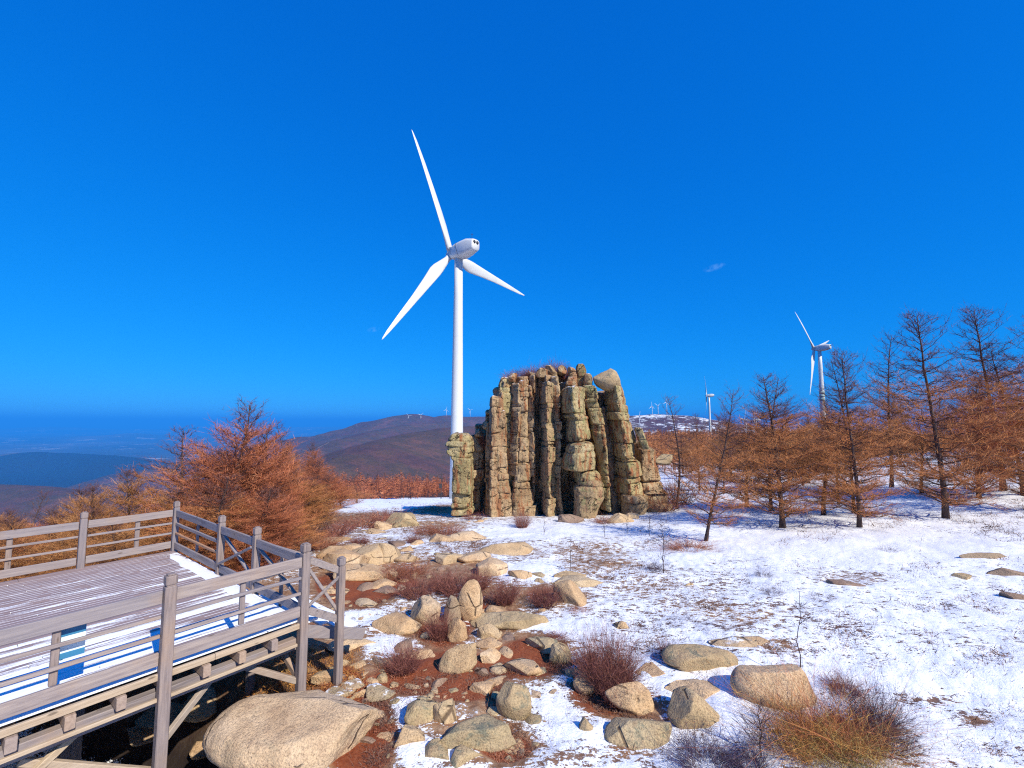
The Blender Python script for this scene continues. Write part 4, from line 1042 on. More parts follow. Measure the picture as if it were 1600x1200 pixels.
class SB:
    def __init__(s): s.V = []; s.F = []; s.T = []; s.n = 0
    def add(s, V, F, T): s.V.append(V); s.F.append(F + s.n); s.T.append(T); s.n += len(V)
    def mesh(s, name, mat):
        me = mk_mesh(name, np.vstack(s.V), np.vstack(s.F)); at = me.attributes.new('tint', 'FLOAT', 'POINT')
        at.data.foreach_set('value', np.concatenate(s.T).astype(np.float32)); me.materials.append(mat); return me
def twig_mat(name, stops, rough=.8, trans=0):
    M = Mat(name, rough, .15); t = M.attr('tint').outputs['Fac']
    big = M.noise(.7, 3, .5, M.mapped((1, 1, 1), 'World')); f = M.math('ADD', M.math('MULTIPLY', t, .75), M.math('MULTIPLY_ADD', big, .9, -.33), clamp=True)
    M.color(M.ramp(f, stops)); return M.m
m_twig = twig_mat('larch_twigs', [(.0, (.19, .07, .03)), (.35, (.42, .155, .055)), (.7, (.61, .25, .085)), (1, (.70, .37, .16))])
m_twig_gold = twig_mat('larch_twigs_gold', [(.0, (.18, .07, .03)), (.35, (.36, .15, .055)), (.7, (.52, .24, .085)), (1, (.62, .36, .16))])
m_twig_red = twig_mat('larch_twigs_red', [(.0, (.17, .05, .03)), (.35, (.38, .12, .055)), (.7, (.56, .19, .085)), (1, (.64, .31, .16))])
m_twig_dark = twig_mat('larch_twigs_dark', [(.0, (.06, .03, .035)), (.5, (.15, .07, .06)), (1, (.27, .13, .10))])
m_heath = twig_mat('heather', [(.0, (.085, .030, .030)), (.4, (.19, .068, .058)), (.75, (.30, .12, .09)), (1, (.42, .20, .13))])
m_heath_red = twig_mat('heather_russet', [(.0, (.16, .05, .03)), (.5, (.32, .12, .07)), (1, (.48, .24, .15))])
m_blue = twig_mat('dark_twigs', [(.0, (.03, .02, .04)), (.5, (.08, .05, .075)), (1, (.17, .10, .12))])
m_straw = twig_mat('straw', [(.0, (.13, .05, .03)), (.3, (.36, .14, .045)), (.6, (.56, .25, .07)), (.85, (.60, .36, .10)), (1, (.66, .52, .26))])
m_tuft = twig_mat('tufts', [(.0, (.05, .03, .03)), (.4, (.14, .075, .06)), (.8, (.28, .16, .11)), (1, (.38, .26, .17))])
M = Mat('larch_bark', .95, .1); v = M.mapped((6, 6, 1.5)); b_ = M.noise(2, 5, .7, v); M.color(M.ramp(b_, [(.3, (.035, .024, .024)), (.55, (.10, .065, .055)), (.8, (.19, .13, .10))])); M.bump(b_, .8, .02); m_bark = M.m

def larch_meshes(seed, H=8.0, W=4.0, nl=110, dens=1.0, bare=.72, sway=.25, mat=None, droop=0.0, twig_len=.32, t0=.07, upw=.25):
    r_ = np.random.RandomState(seed)
    az0 = r_.rand() * 6.28; n = 12
    tz = np.linspace(0, 1, n); swx = sway * (np.sin(tz * 3 + az0) - math.sin(az0)) * tz; swy = sway * .6 * (np.cos(tz * 2.3 + az0) - math.cos(az0)) * tz
    swx += .12 * np.cumsum(r_.randn(n)) * .25 * tz; spine = np.stack([swx, swy, tz * H], 1)
    def sp(t): return np.array([np.interp(t, tz, spine[:, 0]), np.interp(t, tz, spine[:, 1]), t * H])
    tv, tf = tube(list(map(tuple, spine)), [.085 * (1 - .90 * t_) * (1 + .35 * max(0, .08 - t_) / .08) for t_ in tz], 8)
    trunk = mk_mesh('trunk', tv, tf, True); trunk.materials.append(m_bark)
    LV = MB(); S1 = SB(); dark = SB()
    ts = np.sort(t0 + (.98 - t0) * r_.rand(nl) ** .98)
    sb, sdir, sl, tb, lv = [], [], [], [], []
    for i, t in enumerate(ts):
        az = i * 2.399 + r_.rand() * .8
        pr = min(1, .50 + 2.6 * (t - .07)) if t < .3 else 1.0
        L = W / 2 * pr * ((1 - t) ** .62 * 1.05 + .07) * r_.uniform(.65, 1.15)
        el = r_.uniform(-.05, .38) + (.45 if t > .8 else 0) - droop
        d = np.array([math.cos(az) * math.cos(el), math.sin(az) * math.cos(el), math.sin(el)])
        p0 = sp(t); m = 6; up = r_.uniform(.05, .30)
        pts = [p0 + d * L * q + np.array([0, 0, up * L * q * q]) + (r_.randn(3) * .035 * L * (q > 0)) for q in np.linspace(0, 1, m)]
        r0 = .028 * (1 - t) + .008; LV.tube(pts, [r0 * (1 - .8 * q) for q in np.linspace(0, 1, m)], 3, False)
        P_ = np.array(pts); k = int(L / .047 * dens * (1.0 if t < bare else .5)) + 2
        q = np.sort(r_.rand(k)) ** .8 * (m - 1) * .999; i0 = q.astype(int); fq = (q - i0)[:, None]
        base = P_[i0] * (1 - fq) + P_[np.minimum(i0 + 1, m - 1)] * fq; dl = unit(P_[np.minimum(i0 + 1, m - 1)] - P_[i0])
        side = unit(np.cross(dl, [0, 0, 1.0])) * np.sign(r_.randn(k))[:, None]
        dd = unit(dl * r_.uniform(.5, 1.1, (k, 1)) + side * r_.uniform(.3, 1.0, (k, 1)) + np.array([0, 0, 1]) * (upw + r_.uniform(-.45, .45, (k, 1))))
        sb.append(base); sdir.append(dd); sl.append(L * .10 + twig_len * r_.uniform(.4, 1.5, k) * (1.15 - .55 * t)); lv.append(np.full(k, t))
    base = np.vstack(sb); dd = np.vstack(sdir); ll = np.concatenate(sl); lt = np.concatenate(lv)
    N = len(base); bend = r_.randn(N, 3) * .18 + np.array([0, 0, .12])
    V, F, T, cc = strands(base, dd, ll, np.full(N, .0115), bend, 3, r_)
    top = lt > bare
    # tertiary
    kk = 6; idx = np.repeat(np.arange(N), np.where(top, 4, kk)); u = r_.rand(len(idx)) * 2.99; i0 = u.astype(int); fu = (u - i0)[:, None]
    b2 = cc[idx, i0] * (1 - fu) + cc[idx, i0 + 1] * fu; d2 = unit(dd[idx] + r_.randn(len(idx), 3) * .75 + np.array([0, 0, .25]))
    l2 = ll[idx] * r_.uniform(.2, .55, len(idx)) + .05
    V2, F2, T2, _ = strands(b2, d2, l2, np.full(len(idx), .0085), r_.randn(len(idx), 3) * .2, 1, r_, .1)
    S1.add(V, F, T * .7); S1.add(V2, F2, T2)
    crown = S1.mesh('twigs', mat or m_twig)
    lm = mk_mesh('branches', LV.V, LV.F, False); lm.materials.append(m_bark)
    # dark twigs on the bare top paint in its backlit look against the sky
    crown.materials.append(m_twig_dark); fz = np.concatenate([np.repeat(top, 3), np.repeat(top[idx], 1)]).astype(np.int32)
    crown.polygons.foreach_set('material_index', fz); crown.update()
    return trunk, lm, crown
LARCH = {
 'a': larch_meshes(1, nl=120, bare=.62, mat=m_twig, dens=1.0),
 'b': larch_meshes(2, nl=150, bare=.80, mat=m_twig_red, dens=1.2, twig_len=.40, droop=-.32, t0=.04, upw=.55),
 'c': larch_meshes(3, nl=95, bare=.56, mat=m_twig, sway=.5, dens=.9),
 'd': larch_meshes(4, nl=125, bare=.66, mat=m_twig_gold, dens=1.0, droop=.10),
 'g': larch_meshes(8, nl=150, bare=.86, mat=m_twig_gold, dens=1.1, twig_len=.38, droop=-.2, t0=.05, upw=.5),
 'e': larch_meshes(5, nl=70, bare=.35, mat=m_twig, sway=.7, dens=.7),
 'f': larch_meshes(6, nl=130, bare=.72, mat=m_twig, dens=1.05, droop=-.1, upw=.4),
}
def larch(pos, H, W, kind, label, group='bare larches', rz=None, lean=0.0):
    root = empty('larch_tree', pos, rz if rz is not None else rnd.uniform(0, 6.28), label=label, cat='tree', group=group)
    root.scale = (W / 4.0, W / 4.0, H / 8.0)
    if lean: root.rotation_mode = 'ZYX'; root.rotation_euler = (0, lean, rz or 0)
    for nm, me in zip(('trunk', 'branches', 'crown'), LARCH[kind]): link(nm, me, None, root)
    return root
def larch_px(px, base, top, wpx, kind, label, Y=None, tpx=None, group='bare larches', rz=None):
    if Y is None: g = G(px, base)
    else:
        d = px_dir(px, 700); x = d.x / d.y * Y; g = Vector((x, Y, gz(x, Y)))
    H = P(px, top, g.y).z - g.z + .1; lean = 0
    if tpx is not None: lean = math.atan2((tpx - px) / FPX * g.y, H)
    g.z -= .1
    return larch(g, H, wpx / FPX * g.y, kind, label, group, rz=rz, lean=lean)
RG = 'bare larches on the snow slope'
for q in [
 (1057, 797, 622, 88, 'e', 'small leaning dark larch right next to the tor', dict(tpx=1078)),
 (1102, 848, 606, 112, 'c', 'crooked leaning larch standing farthest out on the open snow', dict(tpx=1146, rz=3.6)),
 (1223, 826, 590, 165, 'f', 'upright orange larch in front of the paired dead-topped one', dict()),
 (1200, None, 592, 110, 'c', 'dead-topped larch just behind the upright orange one', dict(Y=27)),
 (1163, None, 655, 120, 'f', 'low bushy larch filling the gap before the distant turbines', dict(Y=29)),
 (1287, 806, 652, 135, 'd', 'round-topped bright orange larch under the second turbine', dict()),
 (1343, 826, 548, 140, 'a', 'straight tall larch with bare forked top, standing at the snow edge', dict(tpx=1356)),
 (1305, None, 572, 66, 'e', 'thin spindly larch behind the straight tall one', dict(Y=28)),
 (1328, None, 560, 100, 'c', 'slim larch touching the straight tall one from behind', dict(Y=25)),
 (1393, 762, 517, 110, 'c', 'larch with long bare curved leader, set back in the row', dict(tpx=1417)),
 (1478, 812, 488, 175, 'a', 'largest wide larch with bare spire and low sweeping boughs', dict(tpx=1488)),
 (1568, 768, 480, 150, 'a', 'very tall larch with dark feathery spire by the frame edge', dict(tpx=1574)),
 (1440, 772, 650, 100, 'd', 'short golden larch between the curved-leader and the widest one', dict()),
 (1530, 780, 600, 120, 'b', 'rusty red larch between the two tallest spires', dict()),
 (1600, 775, 540, 140, 'f', 'brown larch cut off by the frame edge', dict()),
 (1640, 800, 500, 160, 'a', 'larch mostly beyond the frame edge', dict()),
]:
    larch_px(q[0], q[1], q[2], q[3] * 1.14, q[4], q[5], group=RG, **q[6])
LG = 'bare larches beyond the platform'
for q in [
 (352, 16.5, 632, 215, 'b', 'biggest orange larch, spreading wide behind the platform corner'),
 (298, 20, 672, 170, 'f', 'orange larch at the valley side of the biggest one'),
 (408, 19, 668, 160, 'b', 'rust-orange larch at the tor side of the biggest one'),
 (462, 26, 658, 90, 'e', 'thin half-dead larch standing out against the blue plain'),
 (445, 21, 725, 120, 'f', 'low orange larch under the thin half-dead one'),
 (222, 19, 735, 130, 'g', 'golden brown larch poking up over the far railing'),
 (168, 18, 760, 110, 'g', 'golden brown larch to the valley side above the far railing post'),
 (95, 22, 806, 110, 'f', 'low brown larch seen over the first railing bay'),
 (40, 24, 770, 70, 'e', 'purplish thin-topped larch over the railing near the frame edge'),
 (-15, 21, 800, 120, 'f', 'brown larch cut by the frame edge above the railing'),
 (262, 15.5, 770, 150, 'g', 'low golden larch directly behind the platform corner bay'),
 (330, 14.2, 745, 170, 'f', 'low dense larch crowding the corner post'),
 (400, 14.8, 765, 160, 'b', 'low dense larch crowding the braced railing'),
 (450, 17, 775, 130, 'f', 'low brown larch by the pale outcrop'),
 (482, 22, 752, 100, 'g', 'small larch at the edge of the pale outcrop'),
 (505, 30, 742, 90, 'b', 'small orange larch where the snow bench starts'),
 (535, 42, 748, 70, 'f', 'small larch at the far corner of the snow bench'),
 (498, 40, 722, 90, 'b', 'rust-red larch against the purple hillside, beside the thin half-dead one'), (560, 70, 742, 50, 'e', 'slim larch at the start of the valley wood'),
 (130, 15, 800, 150, 'g', 'straw-coloured larch top under the far railing post'),
 (30, 14.5, 815, 150, 'g', 'straw-coloured larch top under the railing near the frame edge'),
 (205, 14, 812, 150, 'g', 'straw-coloured larch top beside the middle baluster'),
]:
    larch_px(q[0], None, q[2], q[3] * 1.1, q[4], q[5], Y=q[1], group=LG)
# thickets a little farther off: still single trees
k = 0
while k < 36:
    u = rnd.uniform(.36, 1.35); Y = 34 * 2.6 ** rnd.random(); x = u * Y
    z = gz(x, Y); H = rnd.uniform(5.5, 8.5); larch((x, Y, z - .1), H, rnd.uniform(3.2, 4.6), rnd.choice('acddfg'), 'bare orange larch in the thicket behind the front row', 'larches in the thicket on the slope'); k += 1
k = 0
while k < 60:
    Y = rnd.uniform(17, 65); u = rnd.uniform(-1.3, -.40 if Y > 40 else -.58); x = u * Y
    z = gz(x, Y); k += 1
    Hm = P(800 + u * 700, rnd.uniform(792, 812) if u < -.93 else rnd.uniform(745, 770) if u < -.75 else 690, Y).z - z
    if Hm < 2.2: continue
    larch((x, Y, z - .1), min(Hm, rnd.uniform(5, 7.5)), rnd.uniform(3.2, 4.8), rnd.choice('bgfgbb'), 'bare orange larch in the thicket falling away below the platform', 'larches in the thicket below the platform')
# far-off larch woods: nobody could count them
def forest(name, pts, label, mat, hs=(4.5, 11), nt=60):
    S = SB(); pts = np.array(pts); n = len(pts)
    zz = ground(pts[:, 0], pts[:, 1]); Hs = (hs[0] + (hs[1] - hs[0]) * rs.rand(n) ** 1.3) * (.85 + .3 * vnoise(pts[:, 0] / 18, pts[:, 1] / 18))
    idx = np.repeat(np.arange(n), nt); t = rs.rand(len(idx)) ** .9 * .88 + .1; az = rs.rand(len(idx)) * 6.28
    Wd_ = (Hs * .24)[idx] * ((1 - t) ** .6 + .08)
    base = np.stack([pts[idx, 0], pts[idx, 1], zz[idx] + t * Hs[idx]], 1) + np.stack([np.cos(az), np.sin(az), 0 * az], 1) * (Wd_ * .35 * rs.rand(len(idx)))[:, None]
    d = np.stack([np.cos(az), np.sin(az), rs.uniform(-.1, .6, len(idx))], 1)
    dist = np.hypot(pts[idx, 0], pts[idx, 1])
    tone = np.repeat(rs.rand(n) * .7 - .45, nt)
    V, F, T, _ = strands(base, d, Wd_ * rs.uniform(.5, 1.1, len(idx)), np.clip(dist * .0008, .05, .4), rs.randn(len(idx), 3) * .15, 1, rs, .25); S.add(V, F, np.clip(T * .75 + np.repeat(tone, 4) + .1, 0, 1))
    b = np.stack([pts[:, 0], pts[:, 1], zz - .2], 1); V, F, T, _ = strands(b, np.tile([0, 0, 1.0], (n, 1)), Hs + .2, np.clip(np.hypot(pts[:, 0], pts[:, 1]) * .0012, .12, .5), rs.randn(n, 3) * .02, 2, rs, .2)
    S.add(V, F, T * .0)
    return tag(link(name, S.mesh(name, mat)), label, 'forest', kind='stuff')
pts = []
while len(pts) < 1500:
    Y = 150 * (2.6 ** rnd.random()); u = rnd.uniform(-.75, -.10); x = u * Y
    if Y < 175 and u > -.2: continue
    if math.hypot(x - T1.location.x, Y - T1.location.y) < 25: continue
    pts.append((x, Y))
while len(pts) < 2300:
    Y = rnd.uniform(75, 170); u = rnd.uniform(-1.2, -.42); pts.append((u * Y, Y))
forest('larch_forest', pts, 'dense orange-brown larch wood filling the valley before the far ridge', m_twig_red, (4, 10.5))
pts = []
while len(pts) < 3600:
    Y = 75 * (13 ** rnd.random()); u = rnd.uniform(.20, 1.35) if Y < 350 else rnd.uniform(.18, .85); pts.append((u * Y, Y))
forest('larch_forest', pts, 'dense orange-brown larch wood on the plateau behind the tor', m_twig, (6, 9.5))

# shrubs
def shrub_mesh(seed, N, spread, mat, up=.9, M_=4, wd=.010, curl=.25, forks=3, hrand=(.6, 1.05), tuftw=.25, droop=-.05):
    """a unit-size shrub: radius about .5, height about 1"""
    r_ = np.random.RandomState(seed); S = SB()
    az = r_.rand(N) * 6.28; rr_ = np.sqrt(r_.rand(N)) * tuftw; base = np.stack([np.cos(az) * rr_, np.sin(az) * rr_, 0 * az - .02], 1)
    az2 = az + r_.randn(N) * .5; out_ = r_.rand(N) ** .7 * spread
    d = unit(np.stack([np.cos(az2) * out_, np.sin(az2) * out_, np.full(N, up)], 1)); ln = r_.uniform(*hrand, N) * (1 - .25 * out_ / spread)
    V, F, T, cc = strands(base, d, ln, np.full(N, wd), r_.randn(N, 3) * curl * np.array([1, 1, .3]) + np.array([0, 0, droop]), M_, r_); S.add(V, F, T * .8)
    idx = np.repeat(np.arange(N), forks); u = r_.uniform(.25, .95, len(idx)) * M_ * .999; i0 = u.astype(int); f_ = (u - i0)[:, None]
    b2 = cc[idx, i0] * (1 - f_) + cc[idx, i0 + 1] * f_
    V, F, T, _ = strands(b2, unit(d[idx] + r_.randn(len(idx), 3) * .5), ln[idx] * r_.uniform(.15, .38, len(idx)), np.full(len(idx), wd * .7), r_.randn(len(idx), 3) * .25, 2, r_); S.add(V, F, T)
    return S.mesh('shrub', mat)
SH = {'p': [shrub_mesh(s_, 420, 1.0, m_heath) for s_ in (1, 2, 3)], 'r': [shrub_mesh(s_, 420, 1.3, m_heath_red) for s_ in (4, 5)],
      'B': [shrub_mesh(9, 1500, 1.05, m_heath, wd=.0075, forks=4, curl=.3, tuftw=.3)], 'k': [shrub_mesh(11, 110, 1.0, m_blue, wd=.008, forks=4), shrub_mesh(12, 140, 1.3, m_blue, wd=.008, forks=4)],
      'K': [shrub_mesh(21, 420, 1.2, m_blue, wd=.007, forks=5, curl=.35)],
      'l': [shrub_mesh(13, 160, 1.5, m_heath, wd=.014, forks=3), shrub_mesh(14, 160, 1.6, m_heath_red, wd=.014, forks=3)]}
def shrub(px, py, wpx, hpx, kind, label, cat='shrub', z=0, Y=None, group=None):
    g = G(px, py) if Y is None else P(px, py, Y); me = SH[kind][rnd.randrange(len(SH[kind]))]
    o = link('shrub', me, None, None, g); w_ = wpx / FPX * g.y / 1.25; h_ = hpx / FPX * g.y * 1.05
    o.scale = (w_, w_ * .9, h_); o.rotation_euler.z = rnd.uniform(0, 6.28); o.location.z -= .02; return tag(o, label, cat, group)
SG = 'bare shrubs among the boulders'
for q in [
 (716, 932, 80, 46, 'p', 'widest purple-brown shrub behind the upright slab'), (690, 925, 46, 36, 'p', 'purple-brown shrub joined to the valley side of the widest one'), (748, 922, 44, 40, 'p', 'purple-brown shrub joined to the tor side of the widest one'),
 (650, 936, 64, 44, 'p', 'purple-brown shrub hanging over the tan boulders'), (618, 905, 60, 26, 'r', 'low russet shrub between outcrop and red earth'), (640, 900, 60, 22, 'r', 'russet shrub on top of the outcrop edge'),
 (788, 945, 54, 50, 'p', 'spiky dark purple shrub on the snow edge'), (850, 950, 54, 42, 'p', 'rounded purple shrub beside the pointed boulder'), (686, 1000, 44, 56, 'p', 'upright shrub growing between long boulder and slab'),
 (632, 1050, 66, 48, 'p', 'fan-shaped purple shrub over the red turf'), (948, 1078, 88, 88, 'B', 'large dense maroon bush standing in the snow gully'), (966, 1102, 50, 50, 'B', 'lower maroon bush beneath the large dense one'),
 (1028, 1035, 30, 42, 'k', 'thin blue-black shrub beside the long boulder'), (1045, 1030, 34, 34, 'p', 'small purple shrub against the long boulder'),
 (697, 838, 60, 24, 'r', 'russet heather mound near the tor'), (664, 835, 40, 16, 'r', 'low russet heather patch behind the boulders'), (816, 826, 30, 32, 'p', 'dark twiggy bush at the very foot of the tor'),
 (560, 826, 90, 30, 'l', 'wide pinkish twiggy scrub before the snow bench'), (600, 815, 70, 24, 'l', 'pinkish scrub at the rim of the snow bench'), (525, 838, 70, 34, 'l', 'grey-pink scrub under the larches'), (500, 858, 70, 30, 'r', 'brown scrub at the edge of the larches'),
 (608, 856, 16, 24, 'k', 'small dark sprig on the snow above the outcrop'), (645, 850, 22, 18, 'p', 'small purple sprig on the snow above the outcrop'), (685, 852, 14, 24, 'k', 'slim dark sprig before the sloping rock'), (562, 850, 34, 14, 'p', 'tiny purple shrub on the back of the outcrop'),
 (740, 812, 40, 16, 'l', 'pale twiggy scrub before the outlier pillar'), (1193, 903, 32, 22, 'k', 'dark tuft-like shrub high on the snowfield'), (1208, 932, 34, 24, 'k', 'bluish tuft-like shrub below the dark one'), (1388, 864, 32, 15, 'k', 'round dark shrub alone on the upper snowfield'),
 (1285, 940, 46, 16, 'k', 'low blue shrub spread on the snowfield'), (1070, 978, 60, 18, 'k', 'low dark scrub along the snow ledge'), (1120, 985, 50, 12, 'k', 'thin dark scrub further along the snow ledge'), (1025, 893, 44, 24, 'k', 'blue-grey shrub round the thin sapling'),
 (795, 972, 30, 20, 'p', 'small shrub at the foot of the lichened ledge'), (905, 960, 30, 14, 'r', 'small russet shrub by the flat tan rock'), (870, 1000, 40, 12, 'p', 'low purple growth along the snow tongue'),
 (1105, 1210, 120, 52, 'K', 'blue-black twiggy shrub at the bottom of the snow gully'), (1170, 1205, 70, 50, 'K', 'blue-black twiggy shrub beside the orange bush'), (1192, 1180, 60, 50, 'k', 'dark wiry shrub reaching over the big brown boulder'),
 (1372, 1140, 84, 72, 'K', 'dark violet shrub behind the orange bush'), (1320, 1085, 60, 34, 'p', 'reddish twiggy shrub behind the orange bush'), (1400, 1175, 60, 44, 'K', 'dark scrub at the snow side of the orange bush'),
 (1075, 862, 90, 20, 'r', 'reddish scrub patch under the crooked larch'), (945, 818, 40, 14, 'r', 'reddish scrub at the foot of the pale column'), (1040, 800, 60, 40, 'l', 'tangled brown scrub at the shoulder of the tor'), (1060, 790, 60, 60, 'l', 'tall tangled scrub behind the leaning dark larch'),
]:
    shrub(q[0], q[1], q[2], q[3], q[4], q[5], group=SG)
for q in [(812, 596, 48, 24, 'brown scrub dusted with snow on the tor top, nearest the outlier pillar'), (838, 594, 52, 28, 'brown scrub on the middle of the tor top'), (864, 590, 44, 32, 'brown scrub on the tor top, nearest the spires'), (882, 592, 24, 30, 'reddish scrub in the notch of the tor top'), (797, 600, 30, 20, 'thin scrub at the edge of the tor top')]:
    shrub(q[0], q[1], q[2], q[3], 'p', q[4], Y=TY + 2.6, group='scrub growing on top of the tor')
for q in [(757, 700, 26, 40, 'reddish scrub clinging between outlier pillar and tor')]: shrub(q[0], q[1], q[2], q[3], 'r', q[4], Y=TY + 2.4)
# orange straw bush in the near corner
g = G(1292, 1176)
sbroot = empty('straw_bush', g, label='big tangled bush of orange straw-like twigs at the near edge of the snow', cat='bush')
r_ = np.random.RandomState(5)
m_olive = twig_mat('olive_straw', [(.0, (.16, .11, .04)), (.4, (.36, .27, .08)), (.8, (.50, .42, .16)), (1, (.62, .56, .30))])
for j, (cx_, cy_, rad_, h_, N, mt, dr) in enumerate([(-.30, .12, .34, .74, 460, m_straw, -.5), (.12, .20, .36, .84, 460, m_twig_red, -.4), (.42, -.02, .30, .70, 360, m_straw, -.6), (-.05, -.22, .38, .42, 340, m_olive, -.8), (.25, -.32, .30, .36, 260, m_olive, -.8), (-.48, -.12, .24, .44, 260, m_straw, -.6), (.55, .28, .22, .55, 260, m_heath, -.2)]):
    S = SB(); az = r_.rand(N) * 6.28; q_ = np.sqrt(r_.rand(N)) * rad_; base = np.stack([cx_ + np.cos(az) * q_, cy_ + np.sin(az) * q_, 0 * az - .02], 1)
    d = np.stack([np.cos(az) * .35 + r_.randn(N) * .65, np.sin(az) * .35 + r_.randn(N) * .65, r_.uniform(.15, 1.2, N)], 1)
    V, F, T, cc = strands(base, d, h_ * r_.uniform(.3, 1.4, N) ** 1.5, np.full(N, .0058), np.stack([r_.randn(N) * .8, r_.randn(N) * .8, r_.uniform(dr, .35, N)], 1), 6, r_); S.add(V, F, T)
    idx = np.repeat(np.arange(N), 4); u = r_.uniform(.8, 5.5, len(idx)); i0 = u.astype(int); f_ = (u - i0)[:, None]; b2 = cc[idx, i0] * (1 - f_) + cc[idx, np.minimum(i0 + 1, 6)] * f_
    V, F, T, _ = strands(b2, r_.randn(len(idx), 3) + unit(d[idx]), r_.uniform(.06, .28, len(idx)), np.full(len(idx), .0036), r_.randn(len(idx), 3) * .6, 3, r_); S.add(V, F, T)
    link('clump', S.mesh('clump', mt), None, sbroot)
# saplings
def sapling(px, py, top, label, r0=.008, n=9, spread=.4, seed=1, mat=m_bark):
    g = G(px, py); H = P(px, top, g.y).z - g.z; r_ = random.Random(seed); mb = MB()
    pts = [(r_.uniform(-.02, .02) * H * i / 3, r_.uniform(-.02, .02) * H * i / 3, H * i / 7) for i in range(8)]; mb.tube(pts, [r0 * (1 - .1 * i) for i in range(8)], 5)
    root = empty('sapling', g, label=label, cat='sapling'); mb.build('trunk', mat, root)
    mb = MB()
    for i in range(n):
        t = r_.uniform(.15, .92); b = Vector(pts[int(t * 7)]); b = b.lerp(Vector(pts[min(7, int(t * 7) + 1)]), t * 7 - int(t * 7)); az = r_.uniform(0, 6.28); L_ = H * spread * (1.05 - t) * r_.uniform(.5, 1.2)
        d = Vector((math.cos(az), math.sin(az), r_.uniform(.3, 1.0))).normalized(); c = b + d * L_ * .5; mb.tube([b, c, b + d * L_ + Vector((0, 0, .12 * L_))], [r0 * .5, r0 * .4, r0 * .15], 3)
        for j in range(4):
            bb = b.lerp(c, r_.uniform(.3, 1)) if j < 2 else c.lerp(b + d * L_, r_.random()); d2 = (d + Vector((r_.uniform(-.8, .8), r_.uniform(-.8, .8), r_.uniform(-.2, .8)))).normalized(); mb.tube([bb, bb + d2 * L_ * .35], [r0 * .3, r0 * .1], 3)
    mb.build('branches', mat, root)
sapling(1252, 1068, 922, 'tall wispy leafless sapling rising by the orange bush', .010, 10, .38, 3)
sapling(1037, 897, 808, 'thin straight sapling standing in the blue-grey shrub', .013, 22, .30, 4)
sapling(850, 838, 806, 'tiny sapling in the snow before the tor recess', .012, 10, .25, 5)
sapling(892, 893, 838, 'thin sapling in the clean snow before the tor', .012, 14, .30, 6)
sapling(945, 840, 800, 'tiny dark sapling before the pale column', .014, 12, .4, 7)
sapling(1015, 840, 785, 'thin sapling at the tor shoulder', .013, 12, .3, 8)
sapling(1190, 1190, 1085, 'wiry leafless sapling bending over the big brown boulder', .010, 20, .6, 9)
sapling(980, 835, 805, 'small dark sapling below the tallest block', .013, 12, .35, 10)

# tufts of dead grass: on the snow, on the rubble and on the red earth
def tufts(name, n, region, label, mat, hrange, wd, cond=None, blades=14, sprd=.9):
    cs = []
    while len(cs) < n:
        px = rnd.uniform(region[0], region[2]); t = rnd.random(); py = region[1] + (region[3] - region[1]) * t ** .9
        if cond and not cond(px, py): continue
        cs.append((px, py))
    d0 = [px_dir(*c) for c in cs]
    ys = np.concatenate([np.arange(3, 30, .08), np.arange(30, 150, .6)])
    pos = []
    for d in d0:
        d = d / d.y; z = ground(ys * d.x, ys, False); b = np.nonzero(ys * d.z < z)[0]
        if len(b): Y = ys[b[0]]; pos.append((Y * d.x, Y, z[b[0]]))
    pos = np.array(pos); N = len(pos) * blades; idx = np.repeat(np.arange(len(pos)), blades); size = rs.rand(len(pos)) ** 1.7
    base = pos[idx] + np.stack([rs.randn(N) * .05, rs.randn(N) * .05, np.full(N, -.01)], 1) * (1 + 2 * size[idx])[:, None]
    base[:, 2] = pos[idx, 2] + .01
    h_ = (hrange[0] + (hrange[1] - hrange[0]) * size[idx]) * rs.uniform(.5, 1.2, N)
    d = np.stack([rs.randn(N) * sprd, rs.randn(N) * sprd, rs.uniform(.5, 1.2, N)], 1)
    dist = np.hypot(pos[idx, 0], pos[idx, 1])
    V, F, T, _ = strands(base, d, h_, wd * np.clip(dist / 8, .8, 3.2), rs.randn(N, 3) * .3 + np.array([0, 0, -.25]), 2, rs)
    S = SB(); S.add(V, F, T * .8 + .2 * np.repeat(size[idx], 6)[:len(T)]); return tag(link(name, S.mesh(name, mat)), label, 'grass', kind='stuff')
tn = lambda px, py: vnoise(np.array([px / 60.0]), np.array([py / 22.0]), 4.4)[0]
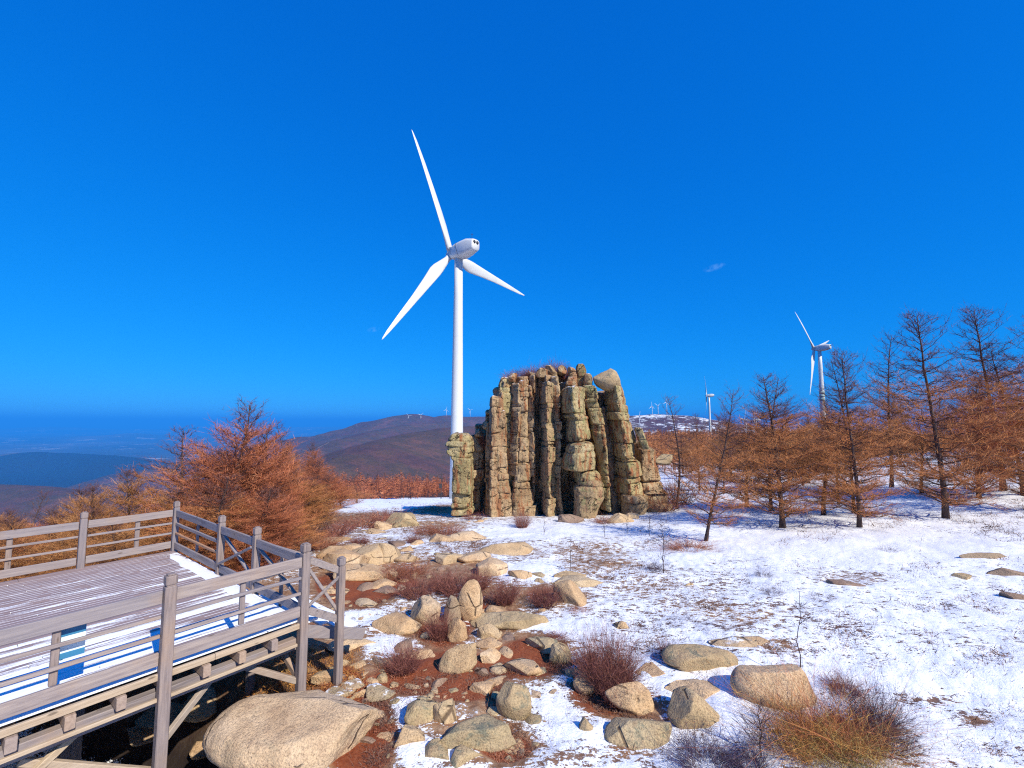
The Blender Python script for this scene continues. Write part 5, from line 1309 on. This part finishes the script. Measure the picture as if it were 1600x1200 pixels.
tufts('grass', 5200, (900, 845, 1620, 1200), 'dark dead tufts poking through the snowfield', m_tuft, (.03, .13), .010, lambda a, b: tn(a, b) > .05 + .0002 * (a - 900), 12)
tufts('grass', 2200, (500, 790, 900, 1200), 'purple-brown heath grass among the boulders', m_tuft, (.04, .15), .007, lambda a, b: tn(a, b) > -.1 and not (a < 575 and b > 1085), 14)
tufts('grass', 1300, (480, 905, 900, 1200), 'rust-red matted turf in the hollows between the boulders', m_heath_red, (.02, .07), .008, lambda a, b: tn(a + 300, b) > .05 and not (a < 575 and b > 1085), 16, 1.4)
tufts('grass', 500, (380, 985, 600, 1130), 'dry straw-coloured grass at the mouth of the platform hollow', m_straw, (.05, .16), .006, lambda a, b: b > 1010 + (500 - a) * .3 and b < 1100 and a < 560, 14, 1.1)
tufts('grass', 1500, (1000, 760, 1620, 850), 'brown undergrowth in the snow beneath the larches', m_tuft, (.06, .25), .007, lambda a, b: tn(a, b) > .0, 10)
tufts('grass', 1200, (480, 775, 760, 870), 'brown undergrowth round the snow bench', m_tuft, (.06, .25), .007, lambda a, b: tn(a, b) > .1, 12)

# ================================================================== HAZE
M = bpy.data.materials.new('haze'); M.use_nodes = True; t = M.node_tree; t.nodes.clear()
o_ = t.nodes.new('ShaderNodeOutputMaterial'); v = t.nodes.new('ShaderNodeVolumePrincipled')
v.inputs['Color'].default_value = (.035, .375, 1.0, 1); v.inputs['Density'].default_value = 9.5e-5; v.inputs['Anisotropy'].default_value = -0.12
t.links.new(v.outputs[0], o_.inputs['Volume'])
B_, z0, z1 = 96000, -640, 300
V = [(x, y, z) for z in (z0, z1) for x, y in ((-B_, -B_), (B_, -B_), (B_, B_), (-B_, B_))]
me = mk_mesh('haze', V, [(0, 3, 2, 1), (4, 5, 6, 7), (0, 1, 5, 4), (1, 2, 6, 5), (2, 3, 7, 6), (3, 0, 4, 7)])
tag(link('haze', me, M), 'thin blue air haze over the far valley and plain', 'haze', kind='stuff')
print('ground min', GZ.min(), 'max', GZ.max())
